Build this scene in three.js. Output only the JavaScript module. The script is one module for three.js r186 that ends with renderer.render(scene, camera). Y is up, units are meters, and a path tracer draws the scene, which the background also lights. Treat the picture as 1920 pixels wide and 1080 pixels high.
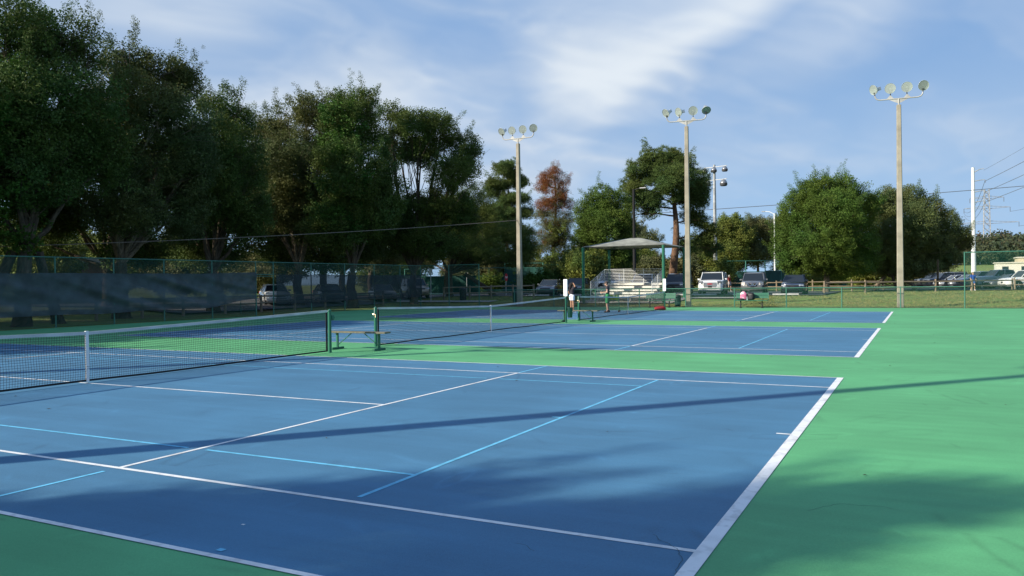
import * as THREE from 'three';
import { mergeGeometries, mergeVertices, toCreasedNormals } from 'three/addons/utils/BufferGeometryUtils.js';
import { RoundedBoxGeometry } from 'three/addons/geometries/RoundedBoxGeometry.js';
import { MarchingCubes } from 'three/addons/objects/MarchingCubes.js';
import { TextGeometry } from 'three/addons/geometries/TextGeometry.js';
import { FontLoader } from 'three/addons/loaders/FontLoader.js';

// ---------------------------------------------------------------- camera, sky, sun, exposure
const scene = new THREE.Scene();
const camera = new THREE.PerspectiveCamera(39.91, 16 / 9, 0.1, 4000);
camera.position.set(13.035, 1.682, 8.983);
{
  const yaw = -0.4745, pitch = -0.0069;
  camera.lookAt(13.035 + Math.sin(yaw) * Math.cos(pitch), 1.682 + Math.sin(pitch), 8.983 - Math.cos(yaw) * Math.cos(pitch));
  camera.rotateZ(-0.0122);
}
const renderer = new THREE.WebGLRenderer({ antialias: true });
renderer.toneMapping = THREE.LinearToneMapping;
renderer.toneMappingExposure = 1.4;
renderer.shadowMap.enabled = true;

const SUN = new THREE.Vector3(-1.35, 1.0, 1.585).normalize();
const sun = new THREE.DirectionalLight(new THREE.Color(1.0, 0.93, 0.80), 5);
sun.position.copy(SUN).multiplyScalar(160);
sun.target.position.set(0, 0, -20);
sun.position.add(sun.target.position);
sun.castShadow = true;
sun.shadow.mapSize.set(4096, 4096);
Object.assign(sun.shadow.camera, { left: -90, right: 90, top: 90, bottom: -90, near: 1, far: 420 });
scene.add(sun, sun.target);

// ---------------------------------------------------------------- random numbers and noise
function rng(seed) { let a = seed >>> 0; return () => { a = (a + 0x6d2b79f5) | 0; let t = Math.imul(a ^ (a >>> 15), 1 | a); t = (t + Math.imul(t ^ (t >>> 7), 61 | t)) ^ t; return ((t ^ (t >>> 14)) >>> 0) / 4294967296; }; }
function hash3(x, y, z) { let h = Math.imul(x, 374761393) + Math.imul(y, 668265263) + Math.imul(z, 2147483647 ^ 0x5bd1e995); h = Math.imul(h ^ (h >>> 13), 1274126177); h ^= h >>> 16; return (h >>> 0) / 4294967296; }
const fade = (t) => t * t * (3 - 2 * t), mix = (a, b, t) => a + (b - a) * t, clamp = (v, a = 0, b = 1) => Math.min(b, Math.max(a, v));
const sstep = (a, b, t) => fade(clamp((t - a) / (b - a)));
function vnoise(x, y, z = 0, per = 0) {      // value noise, periodic in x and y when per is set
  const xi = Math.floor(x), yi = Math.floor(y), zi = Math.floor(z), u = fade(x - xi), v = fade(y - yi), w = fade(z - zi);
  const m = (i) => (per ? ((i % per) + per) % per : i), h = (i, j, k) => hash3(m(xi + i), m(yi + j), zi + k);
  const f = (k) => mix(mix(h(0, 0, k), h(1, 0, k), u), mix(h(0, 1, k), h(1, 1, k), u), v);
  return w === 0 ? f(0) : mix(f(0), f(1), w);
}
function fbm(x, y, oct = 5, per = 0, z = 0) { let s = 0, a = 0.5, n = 0; for (let i = 0; i < oct; i++) { s += a * vnoise(x, y, z + i * 17, per); n += a; x *= 2; y *= 2; per *= 2; a *= 0.5; } return s / n; }

// ---------------------------------------------------------------- sky: blue air with thin drifting cloud
{
  const W = 2048, Hh = 1024, data = new Float32Array(W * Hh * 4);
  const lin = (r, g, b) => new THREE.Color().setRGB(r / 255, g / 255, b / 255, THREE.SRGBColorSpace);
  const low = lin(172, 207, 241), mid = lin(132, 173, 222), top = lin(88, 132, 194), white = lin(232, 240, 248), veil = lin(182, 201, 226);
  // clouds in view, placed by compass bearing and height in degrees: [bearing, height, half width, half height, turn, strength]
  const banks = [[-40, 12, 15, 5, 0.15, 0.5], [-32, 7, 14, 3, 0.1, 0.5], [-52, 19, 9, 3, 0.2, 0.45], [-4, 17.5, 10, 2.6, 0.45, 0.5], [-14, 7.5, 9, 3, 0.3, 0.35], [1, 10, 9, 3, 0.2, 0.3]];
  for (let j = 0; j < Hh; j++) {
    const el = ((j + 0.5) / Hh - 0.5) * Math.PI, y = Math.sin(el), ce = Math.cos(el);
    for (let i = 0; i < W; i++) {
      const a = ((i + 0.5) / W - 0.5) * 2 * Math.PI, x = Math.cos(a) * ce, z = Math.sin(a) * ce;
      const yy = Math.max(y, 0), k = (j * W + i) * 4;
      const t1 = sstep(0, 0.3, yy), t2 = sstep(0.2, 0.9, yy);
      let r = mix(mix(low.r, mid.r, t1), top.r, t2), g = mix(mix(low.g, mid.g, t1), top.g, t2), b = mix(mix(low.b, mid.b, t1), top.b, t2);
      const near = clamp(x * SUN.x + y * SUN.y + z * SUN.z), glow = 0.22 * near ** 6 + 0.9 * near ** 40;
      r += glow * 0.9; g += glow * 0.82; b += glow * 0.66;
      if (y > 0) {
        const q = 1 / (yy + 0.16), px = x * q, pz = z * q;
        const wx = fbm(px * 1.3 + 7, pz * 1.3 + 2, 4) - 0.5, wz = fbm(px * 1.3 + 31, pz * 1.3 + 15, 4) - 0.5;
        const soft = fbm(px * 1.1 + wx * 1.6 + 3, pz * 1.1 + wz * 1.6 + 9, 5), streak = fbm(px * 4.4 + pz * 2.2 + wx * 3, pz * 1.4 - px * 0.7 + wz * 4 + 40, 5);
        const bear = THREE.MathUtils.radToDeg(Math.atan2(x, -z)), hi = THREE.MathUtils.radToDeg(el);
        let bank = 0;
        for (const [bb, bh, bw, bt, turn, s] of banks) {
          const du = bear - bb + (wx * 9), dv = hi - bh + (wz * 5), c = Math.cos(turn), sn = Math.sin(turn), u = (du * c + dv * sn) / bw, v = (dv * c - du * sn) / bt, d = u * u + v * v;
          if (d < 7) bank = Math.max(bank, s * Math.exp(-d * 0.8));
        }
        const along = (bear + 16.5) * 0.861 + (hi - 12.65) * 0.508, off = (hi - 12.65) * 0.861 - (bear + 16.5) * 0.508 + wx * 9 + (streak - 0.5) * 2.6;     // long bank with a crisp lower edge and a wide soft tail
        const edge = 0.92 * sstep(-2.6, 3.4, off) * Math.exp(-Math.max(0, off - 3) / 12) * sstep(-12, -3, along) * sstep(24, 8, along);
        bank = Math.max(bank, edge);
        const wisp = fbm(px * 9 + pz * 5 + wx * 5, pz * 3.4 - px * 1.6 + wz * 7 + 80, 5), fringe = (1 - Math.abs(2 * wisp - 1)) ** 2;
        const cover = clamp(0.08 + 0.11 * fringe * sstep(0.36, 0.62, soft + 0.25 * bank) + bank * (0.55 + 0.75 * soft) + sstep(0.40, 0.78, soft) * 0.34 + sstep(0.48, 0.78, streak) * 0.24) * sstep(0, 0.08, y);
        const body = clamp(bank * 1.1 + (streak - 0.5) * 0.5 + 0.2 * (fringe - 0.5));
        r = mix(r, mix(veil.r, white.r, body), cover); g = mix(g, mix(veil.g, white.g, body), cover); b = mix(b, mix(veil.b, white.b, body), cover);
      } else { const d = sstep(0, -0.25, y); r = mix(r, 0.1, d); g = mix(g, 0.12, d); b = mix(b, 0.09, d); }
      data[k] = r * 0.68; data[k + 1] = g * 0.69; data[k + 2] = b * 0.7; data[k + 3] = 1;
    }
  }
  const sky = new THREE.DataTexture(data, W, Hh, THREE.RGBAFormat, THREE.FloatType);
  sky.mapping = THREE.EquirectangularReflectionMapping; sky.magFilter = THREE.LinearFilter; sky.minFilter = THREE.LinearFilter; sky.wrapS = THREE.RepeatWrapping; sky.needsUpdate = true;
  scene.background = sky; scene.environment = sky;
}

// ---------------------------------------------------------------- textures and materials
function tex(size, metres, fn, srgb = true) {
  const d = new Uint8Array(size * size * 4);
  for (let j = 0; j < size; j++) for (let i = 0; i < size; i++) { const c = fn(i / size, j / size), k = (j * size + i) * 4; for (let q = 0; q < 3; q++) d[k + q] = clamp(Array.isArray(c) ? c[q] : c) * 255; d[k + 3] = 255; }
  const t = new THREE.DataTexture(d, size, size); t.wrapS = t.wrapT = THREE.RepeatWrapping; t.magFilter = THREE.LinearFilter; t.minFilter = THREE.LinearMipmapLinearFilter; t.generateMipmaps = true;
  if (srgb) t.colorSpace = THREE.SRGBColorSpace;
  t.repeat.set(1 / metres, 1 / metres); t.needsUpdate = true; return t;
}
const rgb = (r, g, b) => new THREE.Color(r, g, b);
const std = (c, o = {}) => new THREE.MeshStandardMaterial({ color: c, roughness: 0.7, ...o });
const phys = (c, o = {}) => new THREE.MeshPhysicalMaterial({ color: c, ...o });

// acrylic court paint: squeegee streaks along the court, mottling, worn specks
const scuffs = (() => { const r = rng(77), o = []; for (let i = 0; i < 90; i++) o.push([r(), r(), 0.002 + 0.006 * r(), r() * 3.14, 1 + 5 * r(), (r() < 0.65 ? -1 : 1) * (0.02 + 0.045 * r()), r()]); return o; })();
const scuff = (u, v) => { let s = 0; for (const [a, b, w, t, l, k, ring] of scuffs) { let x = u - a, y = v - b; x -= Math.round(x); y -= Math.round(y); if (Math.abs(x) > 0.06 || Math.abs(y) > 0.06) continue; const c = Math.cos(t), q = Math.sin(t), e = Math.hypot((x * c + y * q) / (w * l), (y * c - x * q) / w); s += ring > 0.9 ? k * Math.exp(-(((e - 3) / 0.7) ** 2)) : k * Math.exp(-e * e); } return s; };   // ball marks, shoe scuffs, dried rings
const courtTex = tex(1024, 7, (u, v) => {
  const streak = fbm(u * 6, v * 48, 4, 6) , blot = fbm(u * 7 + 3, v * 7, 4, 7), grit = hash3((u * 1024) | 0, (v * 1024) | 0, 5);
  const s = 0.86 + (streak - 0.5) * 0.07 + (blot - 0.5) * 0.12 + (grit - 0.5) * 0.06 - (grit > 0.9992 ? 0.14 : 0) + scuff(u, v); return [s, s, s];
});
const courtBump = tex(512, 0.5, (u, v) => 0.4 * hash3((u * 512) | 0, (v * 512) | 0, 9) + 0.6 * vnoise(u * 128, v * 128, 0, 128), false);
const M = {};
M.blue = std(rgb(0.083, 0.262, 0.435), { map: courtTex, bumpMap: courtBump, bumpScale: 0.0012, roughness: 0.72, vertexColors: true });
M.green = std(rgb(0.142, 0.54, 0.218), { map: courtTex, bumpMap: courtBump, bumpScale: 0.0012, roughness: 0.75, vertexColors: true });
const lineTex = tex(512, 3, (u, v) => { const n = fbm(u * 40, v * 40, 4, 40), d = fbm(u * 9, v * 9, 4, 9); return 0.97 - 0.08 * sstep(0.5, 0.75, n) - 0.07 * sstep(0.5, 0.8, d); });
M.line = std(rgb(0.9, 0.9, 0.88), { map: lineTex, bumpMap: courtBump, bumpScale: 0.0012, roughness: 0.7 });
M.kidline = std(rgb(0.16, 0.57, 0.82), { map: lineTex, roughness: 0.65 });
M.crack = std(rgb(0.04, 0.07, 0.07), { roughness: 0.95 });
const grassTex = tex(1024, 5, (u, v) => {
  const n = fbm(u * 12, v * 12, 5, 12), f = fbm(u * 90, v * 90, 3, 90), d = sstep(0.52, 0.7, fbm(u * 5 + 2, v * 5 + 8, 4, 5)), s = 0.62 + 0.5 * (f - 0.3);
  const g = [mix(0.44, 0.60, n) * s, mix(0.52, 0.60, n) * s, mix(0.24, 0.30, n) * s]; return [mix(g[0], 0.60 * s, d * 0.7), mix(g[1], 0.55 * s, d * 0.7), mix(g[2], 0.36 * s, d * 0.7)];
});
const grassBump = tex(512, 2.2, (u, v) => fbm(u * 60, v * 60, 3, 60), false);
M.grass = std(rgb(1.5, 1.75, 1.35), { map: grassTex, bumpMap: grassBump, bumpScale: 0.05, roughness: 1, vertexColors: true });
const asphTex = tex(512, 3, (u, v) => { const g = hash3((u * 512) | 0, (v * 512) | 0, 3), n = fbm(u * 5, v * 5, 4, 5); const s = 0.3 + 0.09 * (g - 0.5) + 0.1 * (n - 0.5); return [s, s, s * 1.03]; });
M.asphalt = std(rgb(0.9, 0.9, 0.95), { map: asphTex, roughness: 0.9 });
const concTex = tex(512, 2, (u, v) => { const g = hash3((u * 512) | 0, (v * 512) | 0, 3), n = fbm(u * 6, v * 6, 5, 6); const s = 0.86 + 0.1 * (g - 0.5) + 0.25 * (n - 0.5); return [s, s * 0.99, s * 0.97]; });
M.concrete = std(rgb(0.5, 0.47, 0.42), { map: concTex, roughness: 0.9 });
M.pole = std(rgb(0.46, 0.415, 0.335), { map: concTex, roughness: 0.88, bumpMap: concTex, bumpScale: 0.002 });
M.stop = std(rgb(0.72, 0.72, 0.7), { map: concTex, roughness: 0.85 });
const barkTex = tex(512, 1.2, (u, v) => { const n = fbm(u * 14, v * 4, 5, 4 * 0 || 14), f = fbm(u * 40, v * 12, 3, 40), s = 0.35 + 0.5 * n + 0.3 * (f - 0.5); return [s, s * 0.93, s * 0.84]; });
M.bark = std(rgb(0.26, 0.22, 0.18), { map: barkTex, bumpMap: barkTex, bumpScale: 0.03, roughness: 0.95 });
M.barkPale = std(rgb(0.52, 0.47, 0.40), { map: barkTex, bumpMap: barkTex, bumpScale: 0.02, roughness: 0.95 });
M.barkPine = std(rgb(0.42, 0.27, 0.19), { map: barkTex, bumpMap: barkTex, bumpScale: 0.03, roughness: 0.95 });
const woodTex = tex(256, 0.8, (u, v) => { const n = fbm(u * 30, v * 3, 4, 30), s = 0.62 + 0.5 * (n - 0.3); return [s, s * 0.96, s * 0.9]; });
M.wood = std(rgb(0.52, 0.44, 0.34), { map: woodTex, roughness: 0.9 });
M.benchWood = std(rgb(0.28, 0.29, 0.235), { map: woodTex, roughness: 0.75 });
M.fenceGreen = std(rgb(0.045, 0.16, 0.115), { roughness: 0.45 });
M.fenceWire = std(rgb(0.03, 0.15, 0.105), { roughness: 0.5 });
M.postGreen = std(rgb(0.015, 0.13, 0.075), { roughness: 0.4 });
M.black = std(rgb(0.012, 0.012, 0.013), { roughness: 0.55 });
M.rubber = std(rgb(0.018, 0.018, 0.018), { roughness: 0.9 });
M.cord = std(rgb(0.012, 0.012, 0.014), { roughness: 0.85 });
const weaveTex = tex(256, 0.06, (u, v) => 0.9 + 0.1 * Math.sin(u * 40) * Math.sin(v * 40));
M.vinyl = std(rgb(0.74, 0.75, 0.76), { roughness: 0.6, map: concTex });
const screenTex = tex(512, 2.5, (u, v) => { const w = 0.8 + 0.2 * (hash3((u * 512) | 0, (v * 512) | 0, 4)), n = fbm(u * 5, v * 5, 5, 5); const s = w * (0.75 + 0.5 * n); return [s, s, s]; });
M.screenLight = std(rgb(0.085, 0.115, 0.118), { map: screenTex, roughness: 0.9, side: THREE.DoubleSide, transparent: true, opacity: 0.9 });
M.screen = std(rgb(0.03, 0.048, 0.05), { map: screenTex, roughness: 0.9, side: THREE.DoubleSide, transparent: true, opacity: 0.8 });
M.screenFar = std(rgb(0.012, 0.085, 0.065), { map: screenTex, roughness: 0.9, side: THREE.DoubleSide });
M.galv = std(rgb(0.55, 0.57, 0.58), { roughness: 0.4, metalness: 0.6 });
M.steel = std(rgb(0.50, 0.52, 0.54), { roughness: 0.5, metalness: 0.35, map: concTex });
M.whitePaint = std(rgb(0.78, 0.78, 0.76), { roughness: 0.5 });
M.alu = std(rgb(0.84, 0.83, 0.78), { roughness: 0.45, metalness: 0.1, map: concTex });
M.reflector = std(rgb(0.66, 0.69, 0.66), { roughness: 0.45, metalness: 0.3, side: THREE.DoubleSide });
M.lens = phys(rgb(0.60, 0.66, 0.62), { roughness: 0.4, transmission: 0.6, thickness: 0, ior: 1.5 });
M.canopy = std(rgb(0.36, 0.36, 0.30), { map: screenTex, roughness: 0.9, side: THREE.DoubleSide });
M.brass = std(rgb(0.55, 0.45, 0.3), { roughness: 0.35, metalness: 0.8 });
M.red = std(rgb(0.42, 0.02, 0.03), { roughness: 0.7 });
M.wire = std(rgb(0.10, 0.105, 0.11), { roughness: 0.6 });
M.cable = std(rgb(0.20, 0.15, 0.12), { roughness: 0.7 });
M.soil = std(rgb(0.10, 0.075, 0.05), { roughness: 1 });

// ---------------------------------------------------------------- geometry helpers
const V = (x, y, z) => new THREE.Vector3(x, y, z);
class MB {                                         // collects triangles; uv in metres
  constructor() { this.p = []; this.n = []; this.t = []; }
  tri(a, b, c, na, nb, nc) {
    const e = V().subVectors(b, a), f = V().subVectors(c, a), n = e.cross(f).normalize(), ax = Math.abs(n.x), ay = Math.abs(n.y), az = Math.abs(n.z);
    [[a, na], [b, nb], [c, nc]].forEach(([q, m]) => { m = m || n; this.p.push(q.x, q.y, q.z); this.n.push(m.x, m.y, m.z); ay > ax && ay > az ? this.t.push(q.x, q.z) : ax > az ? this.t.push(q.z, q.y) : this.t.push(q.x, q.y); });
    return this;
  }
  quad(a, b, c, d) { this.tri(a, b, c); return this.tri(a, c, d); }
  tube(a, b, r0, r1 = r0, seg = 6, caps = true) { return this.path([a, b], [r0, r1], seg, caps); }
  path(pts, rad, seg = 6, caps = true) {
    const rings = []; let len = 0, side = null;
    for (let i = 0; i < pts.length; i++) {
      const d = V().subVectors(pts[Math.min(i + 1, pts.length - 1)], pts[Math.max(i - 1, 0)]).normalize();
      if (!side) side = Math.abs(d.y) < 0.9 ? V(0, 1, 0) : V(1, 0, 0);
      const u = V().crossVectors(d, side).normalize(), w = V().crossVectors(d, u).normalize(); side = V().crossVectors(u, d).normalize();
      if (i) len += pts[i].distanceTo(pts[i - 1]);
      const r = typeof rad === 'number' ? rad : rad[i], ring = [];
      for (let k = 0; k <= seg; k++) { const a = (k / seg) * 2 * Math.PI, n = V().addScaledVector(u, Math.cos(a)).addScaledVector(w, Math.sin(a)); ring.push({ q: V().copy(pts[i]).addScaledVector(n, r), n, s: (k / seg) * 2 * Math.PI * r, v: len }); }
      rings.push(ring);
    }
    const put = (o) => { this.p.push(o.q.x, o.q.y, o.q.z); this.n.push(o.n.x, o.n.y, o.n.z); this.t.push(o.s, o.v); };
    for (let i = 0; i + 1 < rings.length; i++) for (let k = 0; k < seg; k++) { const a = rings[i][k], b = rings[i][k + 1], c = rings[i + 1][k + 1], d = rings[i + 1][k];[a, b, c, a, c, d].forEach(put); }
    if (caps) for (const [e, s] of [[0, 1], [rings.length - 1, -1]]) for (let k = 0; k < seg; k++) { const a = rings[e][k].q, b = rings[e][k + 1].q; s > 0 ? this.tri(pts[e], b, a) : this.tri(pts[e], a, b); }
    return this;
  }
  box(cx, cy, cz, sx, sy, sz, ry = 0, rz = 0, rx = 0) {
    const g = new THREE.BoxGeometry(sx, sy, sz); return this.add(g, new THREE.Matrix4().makeRotationFromEuler(new THREE.Euler(rx, ry, rz)).setPosition(cx, cy, cz), true);
  }
  rbox(cx, cy, cz, sx, sy, sz, r = 0.02, ry = 0, rz = 0, rx = 0) { return this.add(new RoundedBoxGeometry(sx, sy, sz, 2, Math.min(r, sx / 2.01, sy / 2.01, sz / 2.01)), new THREE.Matrix4().makeRotationFromEuler(new THREE.Euler(rx, ry, rz)).setPosition(cx, cy, cz)); }
  add(geo, m, planar = false) {
    const g = (geo.index ? geo.toNonIndexed() : geo.clone()); if (m) g.applyMatrix4(m);
    const p = g.attributes.position, n = g.attributes.normal, t = g.attributes.uv;
    for (let i = 0; i < p.count; i++) {
      const x = p.getX(i), y = p.getY(i), z = p.getZ(i), nx = Math.abs(n.getX(i)), ny = Math.abs(n.getY(i)), nz = Math.abs(n.getZ(i));
      this.p.push(x, y, z); this.n.push(n.getX(i), n.getY(i), n.getZ(i));
      if (!planar && t) this.t.push(t.getX(i), t.getY(i)); else ny > nx && ny > nz ? this.t.push(x, z) : nx > nz ? this.t.push(z, y) : this.t.push(x, y);
    }
    return this;
  }
  geo() { const g = new THREE.BufferGeometry(); g.setAttribute('position', new THREE.Float32BufferAttribute(this.p, 3)); g.setAttribute('normal', new THREE.Float32BufferAttribute(this.n, 3)); g.setAttribute('uv', new THREE.Float32BufferAttribute(this.t, 2)); return g; }
  mesh(name, mat, parent = scene) { return put(name, this.geo(), mat, parent); }
}
const used = {};
function numbered(name) { const k = (used[name] = (used[name] ?? -1) + 1); return k ? name + '_' + String(k).padStart(3, '0') : name; }
function put(name, geo, mat, parent = scene) {
  const m = new THREE.Mesh(geo, mat); m.name = parent === scene ? numbered(name) : name; m.castShadow = m.receiveShadow = true; parent.add(m); return m;
}
function tag(o, label, category, group, kind) { o.userData.label = label; if (category) o.userData.category = category; if (group) o.userData.group = group; if (kind) o.userData.kind = kind; return o; }
function thing(name, label, category, [x, y, z] = [0, 0, 0], turn = 0, group) { const g = new THREE.Group(); g.name = numbered(name); g.position.set(x, y, z); g.rotation.y = turn; scene.add(g); return tag(g, label, category, group); }
const stuff = (m) => { m.userData.kind = 'stuff'; return m; };

// ---------------------------------------------------------------- ground and courts
function HT(x, z) {
  let h = Math.max(0.43 * sstep(0, 14, -40.6 - z), 0.43 * sstep(24, 34, -x));
  h += 7 * sstep(180, 420, -z) * sstep(-60, 30, x) ;
  return h;
}
{
  const xs = [], zs = [], line = (arr, stops) => { for (let i = 0; i + 1 < stops.length; i++) { const [a, s] = stops[i], b = stops[i + 1][0]; for (let v = a; v < b - 1e-6; v += s) arr.push(v); } arr.push(stops[stops.length - 1][0]); };
  line(xs, [[-1500, 150], [-300, 30], [-90, 2], [60, 10], [240, 60], [1500, 1]]); line(zs, [[-2400, 150], [-600, 30], [-150, 2.5], [-80, 1.2], [-38, 4], [60, 60], [900, 1]]);
  const p = [], c = [], t = [], idx = [], R = rng(3);
  for (const z of zs) for (const x of xs) {
    const inside = x > -19.8 && x < 19.8 && z > -40.2 && z < 40; p.push(x, HT(x, z) - (inside ? 0.12 : 0.03) + (inside ? 0 : (fbm(x * 0.3, z * 0.3, 3) - 0.5) * 0.1 * sstep(0, 4, Math.max(-40.6 - z, -20 - x, x - 20))), z); t.push(x, z);
    const n = fbm(x * 0.14 + 5, z * 0.14, 4), litter = sstep(-21, -27, x) * sstep(-58, -48, z) * sstep(0.36, 0.6, fbm(x * 0.4, z * 0.4 + 9, 4)), w = 0.85 + 0.3 * n;
    const dry = sstep(0.5, 0.7, fbm(x * 0.25 + 50, z * 0.5, 4));
    c.push(mix(mix(w, w * 1.15, dry), 0.62, litter), mix(mix(w, w * 0.98, dry), 0.42, litter), mix(mix(w, w * 0.9, dry), 0.55, litter));
  }
  for (let j = 0; j + 1 < zs.length; j++) for (let i = 0; i + 1 < xs.length; i++) { const a = j * xs.length + i; idx.push(a, a + xs.length, a + 1, a + 1, a + xs.length, a + xs.length + 1); }
  const g = new THREE.BufferGeometry(); g.setAttribute('position', new THREE.Float32BufferAttribute(p, 3)); g.setAttribute('color', new THREE.Float32BufferAttribute(c, 3)); g.setAttribute('uv', new THREE.Float32BufferAttribute(t, 2)); g.setIndex(idx); g.computeVertexNormals();
  tag(put('ground', g, M.grass), 'green and straw coloured lawn around the courts', 'ground', null, 'structure');
}
function sheet(x0, x1, z0, z1, y, step, tone) {            // flat sheet with slow patches of tone in the paint
  const nx = Math.max(1, Math.round((x1 - x0) / step)), nz = Math.max(1, Math.round((z1 - z0) / step)), p = [], n = [], t = [], c = [], idx = [];
  for (let j = 0; j <= nz; j++) for (let i = 0; i <= nx; i++) {
    const x = mix(x0, x1, i / nx), z = mix(z0, z1, j / nz); p.push(x, y, z); n.push(0, 1, 0); t.push(x, z);
    const w = 1 + tone * 2 * (fbm(x * 0.22 + 11, z * 0.5 + 3, 4) - 0.5) + tone * (fbm(x * 0.9, z * 2.2 + 70, 3) - 0.5); c.push(w, w, w);
  }
  for (let j = 0; j < nz; j++) for (let i = 0; i < nx; i++) { const a = j * (nx + 1) + i; idx.push(a, a + nx + 1, a + 1, a + 1, a + nx + 1, a + nx + 2); }
  const g = new THREE.BufferGeometry(); g.setAttribute('position', new THREE.Float32BufferAttribute(p, 3)); g.setAttribute('normal', new THREE.Float32BufferAttribute(n, 3)); g.setAttribute('uv', new THREE.Float32BufferAttribute(t, 2)); g.setAttribute('color', new THREE.Float32BufferAttribute(c, 3)); g.setIndex(idx); return g;
}
tag(put('court_surround', sheet(-19.6, 19.6, -40.15, 14, 0, 0.7, 0.03), M.green), 'pale green painted surround between and around the blue courts', 'court', null, 'structure');
const COURTS = [0, -14.79, -29.11], S = 4.115, D = 5.485, B = 11.885, SV = 6.4, KB = 9.09, KS = 3.2;
COURTS.forEach((cz, ci) => {
  const c = put('tennis_court', sheet(-B, B, cz - D, cz + D, 0.003, 0.6, 0.06), M.blue);
  tag(c, ['blue tennis court nearest the camera with white and light blue lines', 'blue tennis court in the middle with white and light blue lines', 'blue tennis court farthest away beside the low chain link fence'][ci], 'court', null, 'structure');
  const ln = (x0, x1, z0, z1, m, y = 0.006) => { const g = new MB().quad(V(x0, y, cz + z0), V(x0, y, cz + z1), V(x1, y, cz + z1), V(x1, y, cz + z0)); g.mesh('painted_line', m, c); };
  const w = 0.05, h = w / 2;
  for (const s of [-1, 1]) {
    ln(-B, B, s > 0 ? D - w : -D, s > 0 ? D : -D + w, M.line);
    ln(s > 0 ? B - 0.1 : -B, s > 0 ? B : -B + 0.1, -D + w, D - w, M.line);
    ln(-B + 0.1, B - 0.1, s * S - h, s * S + h, M.line);
    ln(s * SV - h, s * SV + h, -S + h, S - h, M.line);
    ln(s > 0 ? h : -SV + h, s > 0 ? SV - h : -h, -h, h, M.line);
    ln(s > 0 ? B - 0.25 : -B + 0.1, s > 0 ? B - 0.1 : -B + 0.25, -h, h, M.line);
    // light blue lines of the smaller court
    const k = 0.045 / 2, gap = 0.12;
    ln(s * KB - k, s * KB + k, -S + h + 0.02, S - h - 0.1, M.kidline);
    ln(s > 0 ? KB - 0.13 : -KB + k, s > 0 ? KB - k : -KB + 0.13, -k, k, M.kidline);
    for (const t of [-1, 1]) {
      if (s > 0) ln(-SV + h + gap, SV - h - gap, t * KS - k, t * KS + k, M.kidline);
      ln(s > 0 ? SV + gap : -KB + k, s > 0 ? KB - k : -SV - gap, t * KS - k, t * KS + k, M.kidline);
      ln(s * SV - k, s * SV + k, t > 0 ? S + h + 0.12 : -D + w, t > 0 ? D - w : -S - h - 0.02, M.kidline);
    }
  }
});
{ // stray paint marks and fine cracks on the nearest court
  const c = scene.getObjectByName('tennis_court');
  new MB().quad(V(9.045, 0.007, 5.34), V(9.045, 0.007, 5.385), V(9.1, 0.007, 5.385), V(9.1, 0.007, 5.34)).mesh('paint_spot', M.kidline, c);
  new MB().quad(V(8.785, 0.007, 4.9), V(8.785, 0.007, 4.92), V(8.812, 0.007, 4.92), V(8.812, 0.007, 4.9)).mesh('paint_spot', M.line, c);
  const crack = (pts, parent, y) => { const m = new MB(); for (let i = 0; i + 1 < pts.length; i++) { const a = pts[i], b = pts[i + 1], d = V(b[0] - a[0], 0, b[1] - a[1]).normalize(), q = V(-d.z, 0, d.x).multiplyScalar(0.0016); m.quad(V(a[0] - q.x, y, a[1] - q.z), V(a[0] + q.x, y, a[1] + q.z), V(b[0] + q.x, y, b[1] + q.z), V(b[0] - q.x, y, b[1] - q.z)); } m.mesh('hairline_crack', M.crack, parent); };
  const R = rng(91), walk = (x, z, a, n, s) => { const o = [[x, z]]; for (let i = 0; i < n; i++) { a += (R() - 0.5) * 1.1; x += Math.cos(a) * s; z += Math.sin(a) * s; o.push([x, z]); } return o; };
  const sur = scene.getObjectByName('court_surround');
  crack(walk(11.78, 4.55, -1.7, 22, 0.035), c, 0.0072); crack(walk(12.3, 2.9, -0.9, 12, 0.06), sur, 0.0012); crack(walk(13.2, -7.2, -0.9, 16, 0.12), sur, 0.0012); crack(walk(10.7, 4.45, -0.5, 7, 0.03), c, 0.004); crack(walk(9.9, -0.2, -0.9, 20, 0.08), c, 0.004);
}

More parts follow.
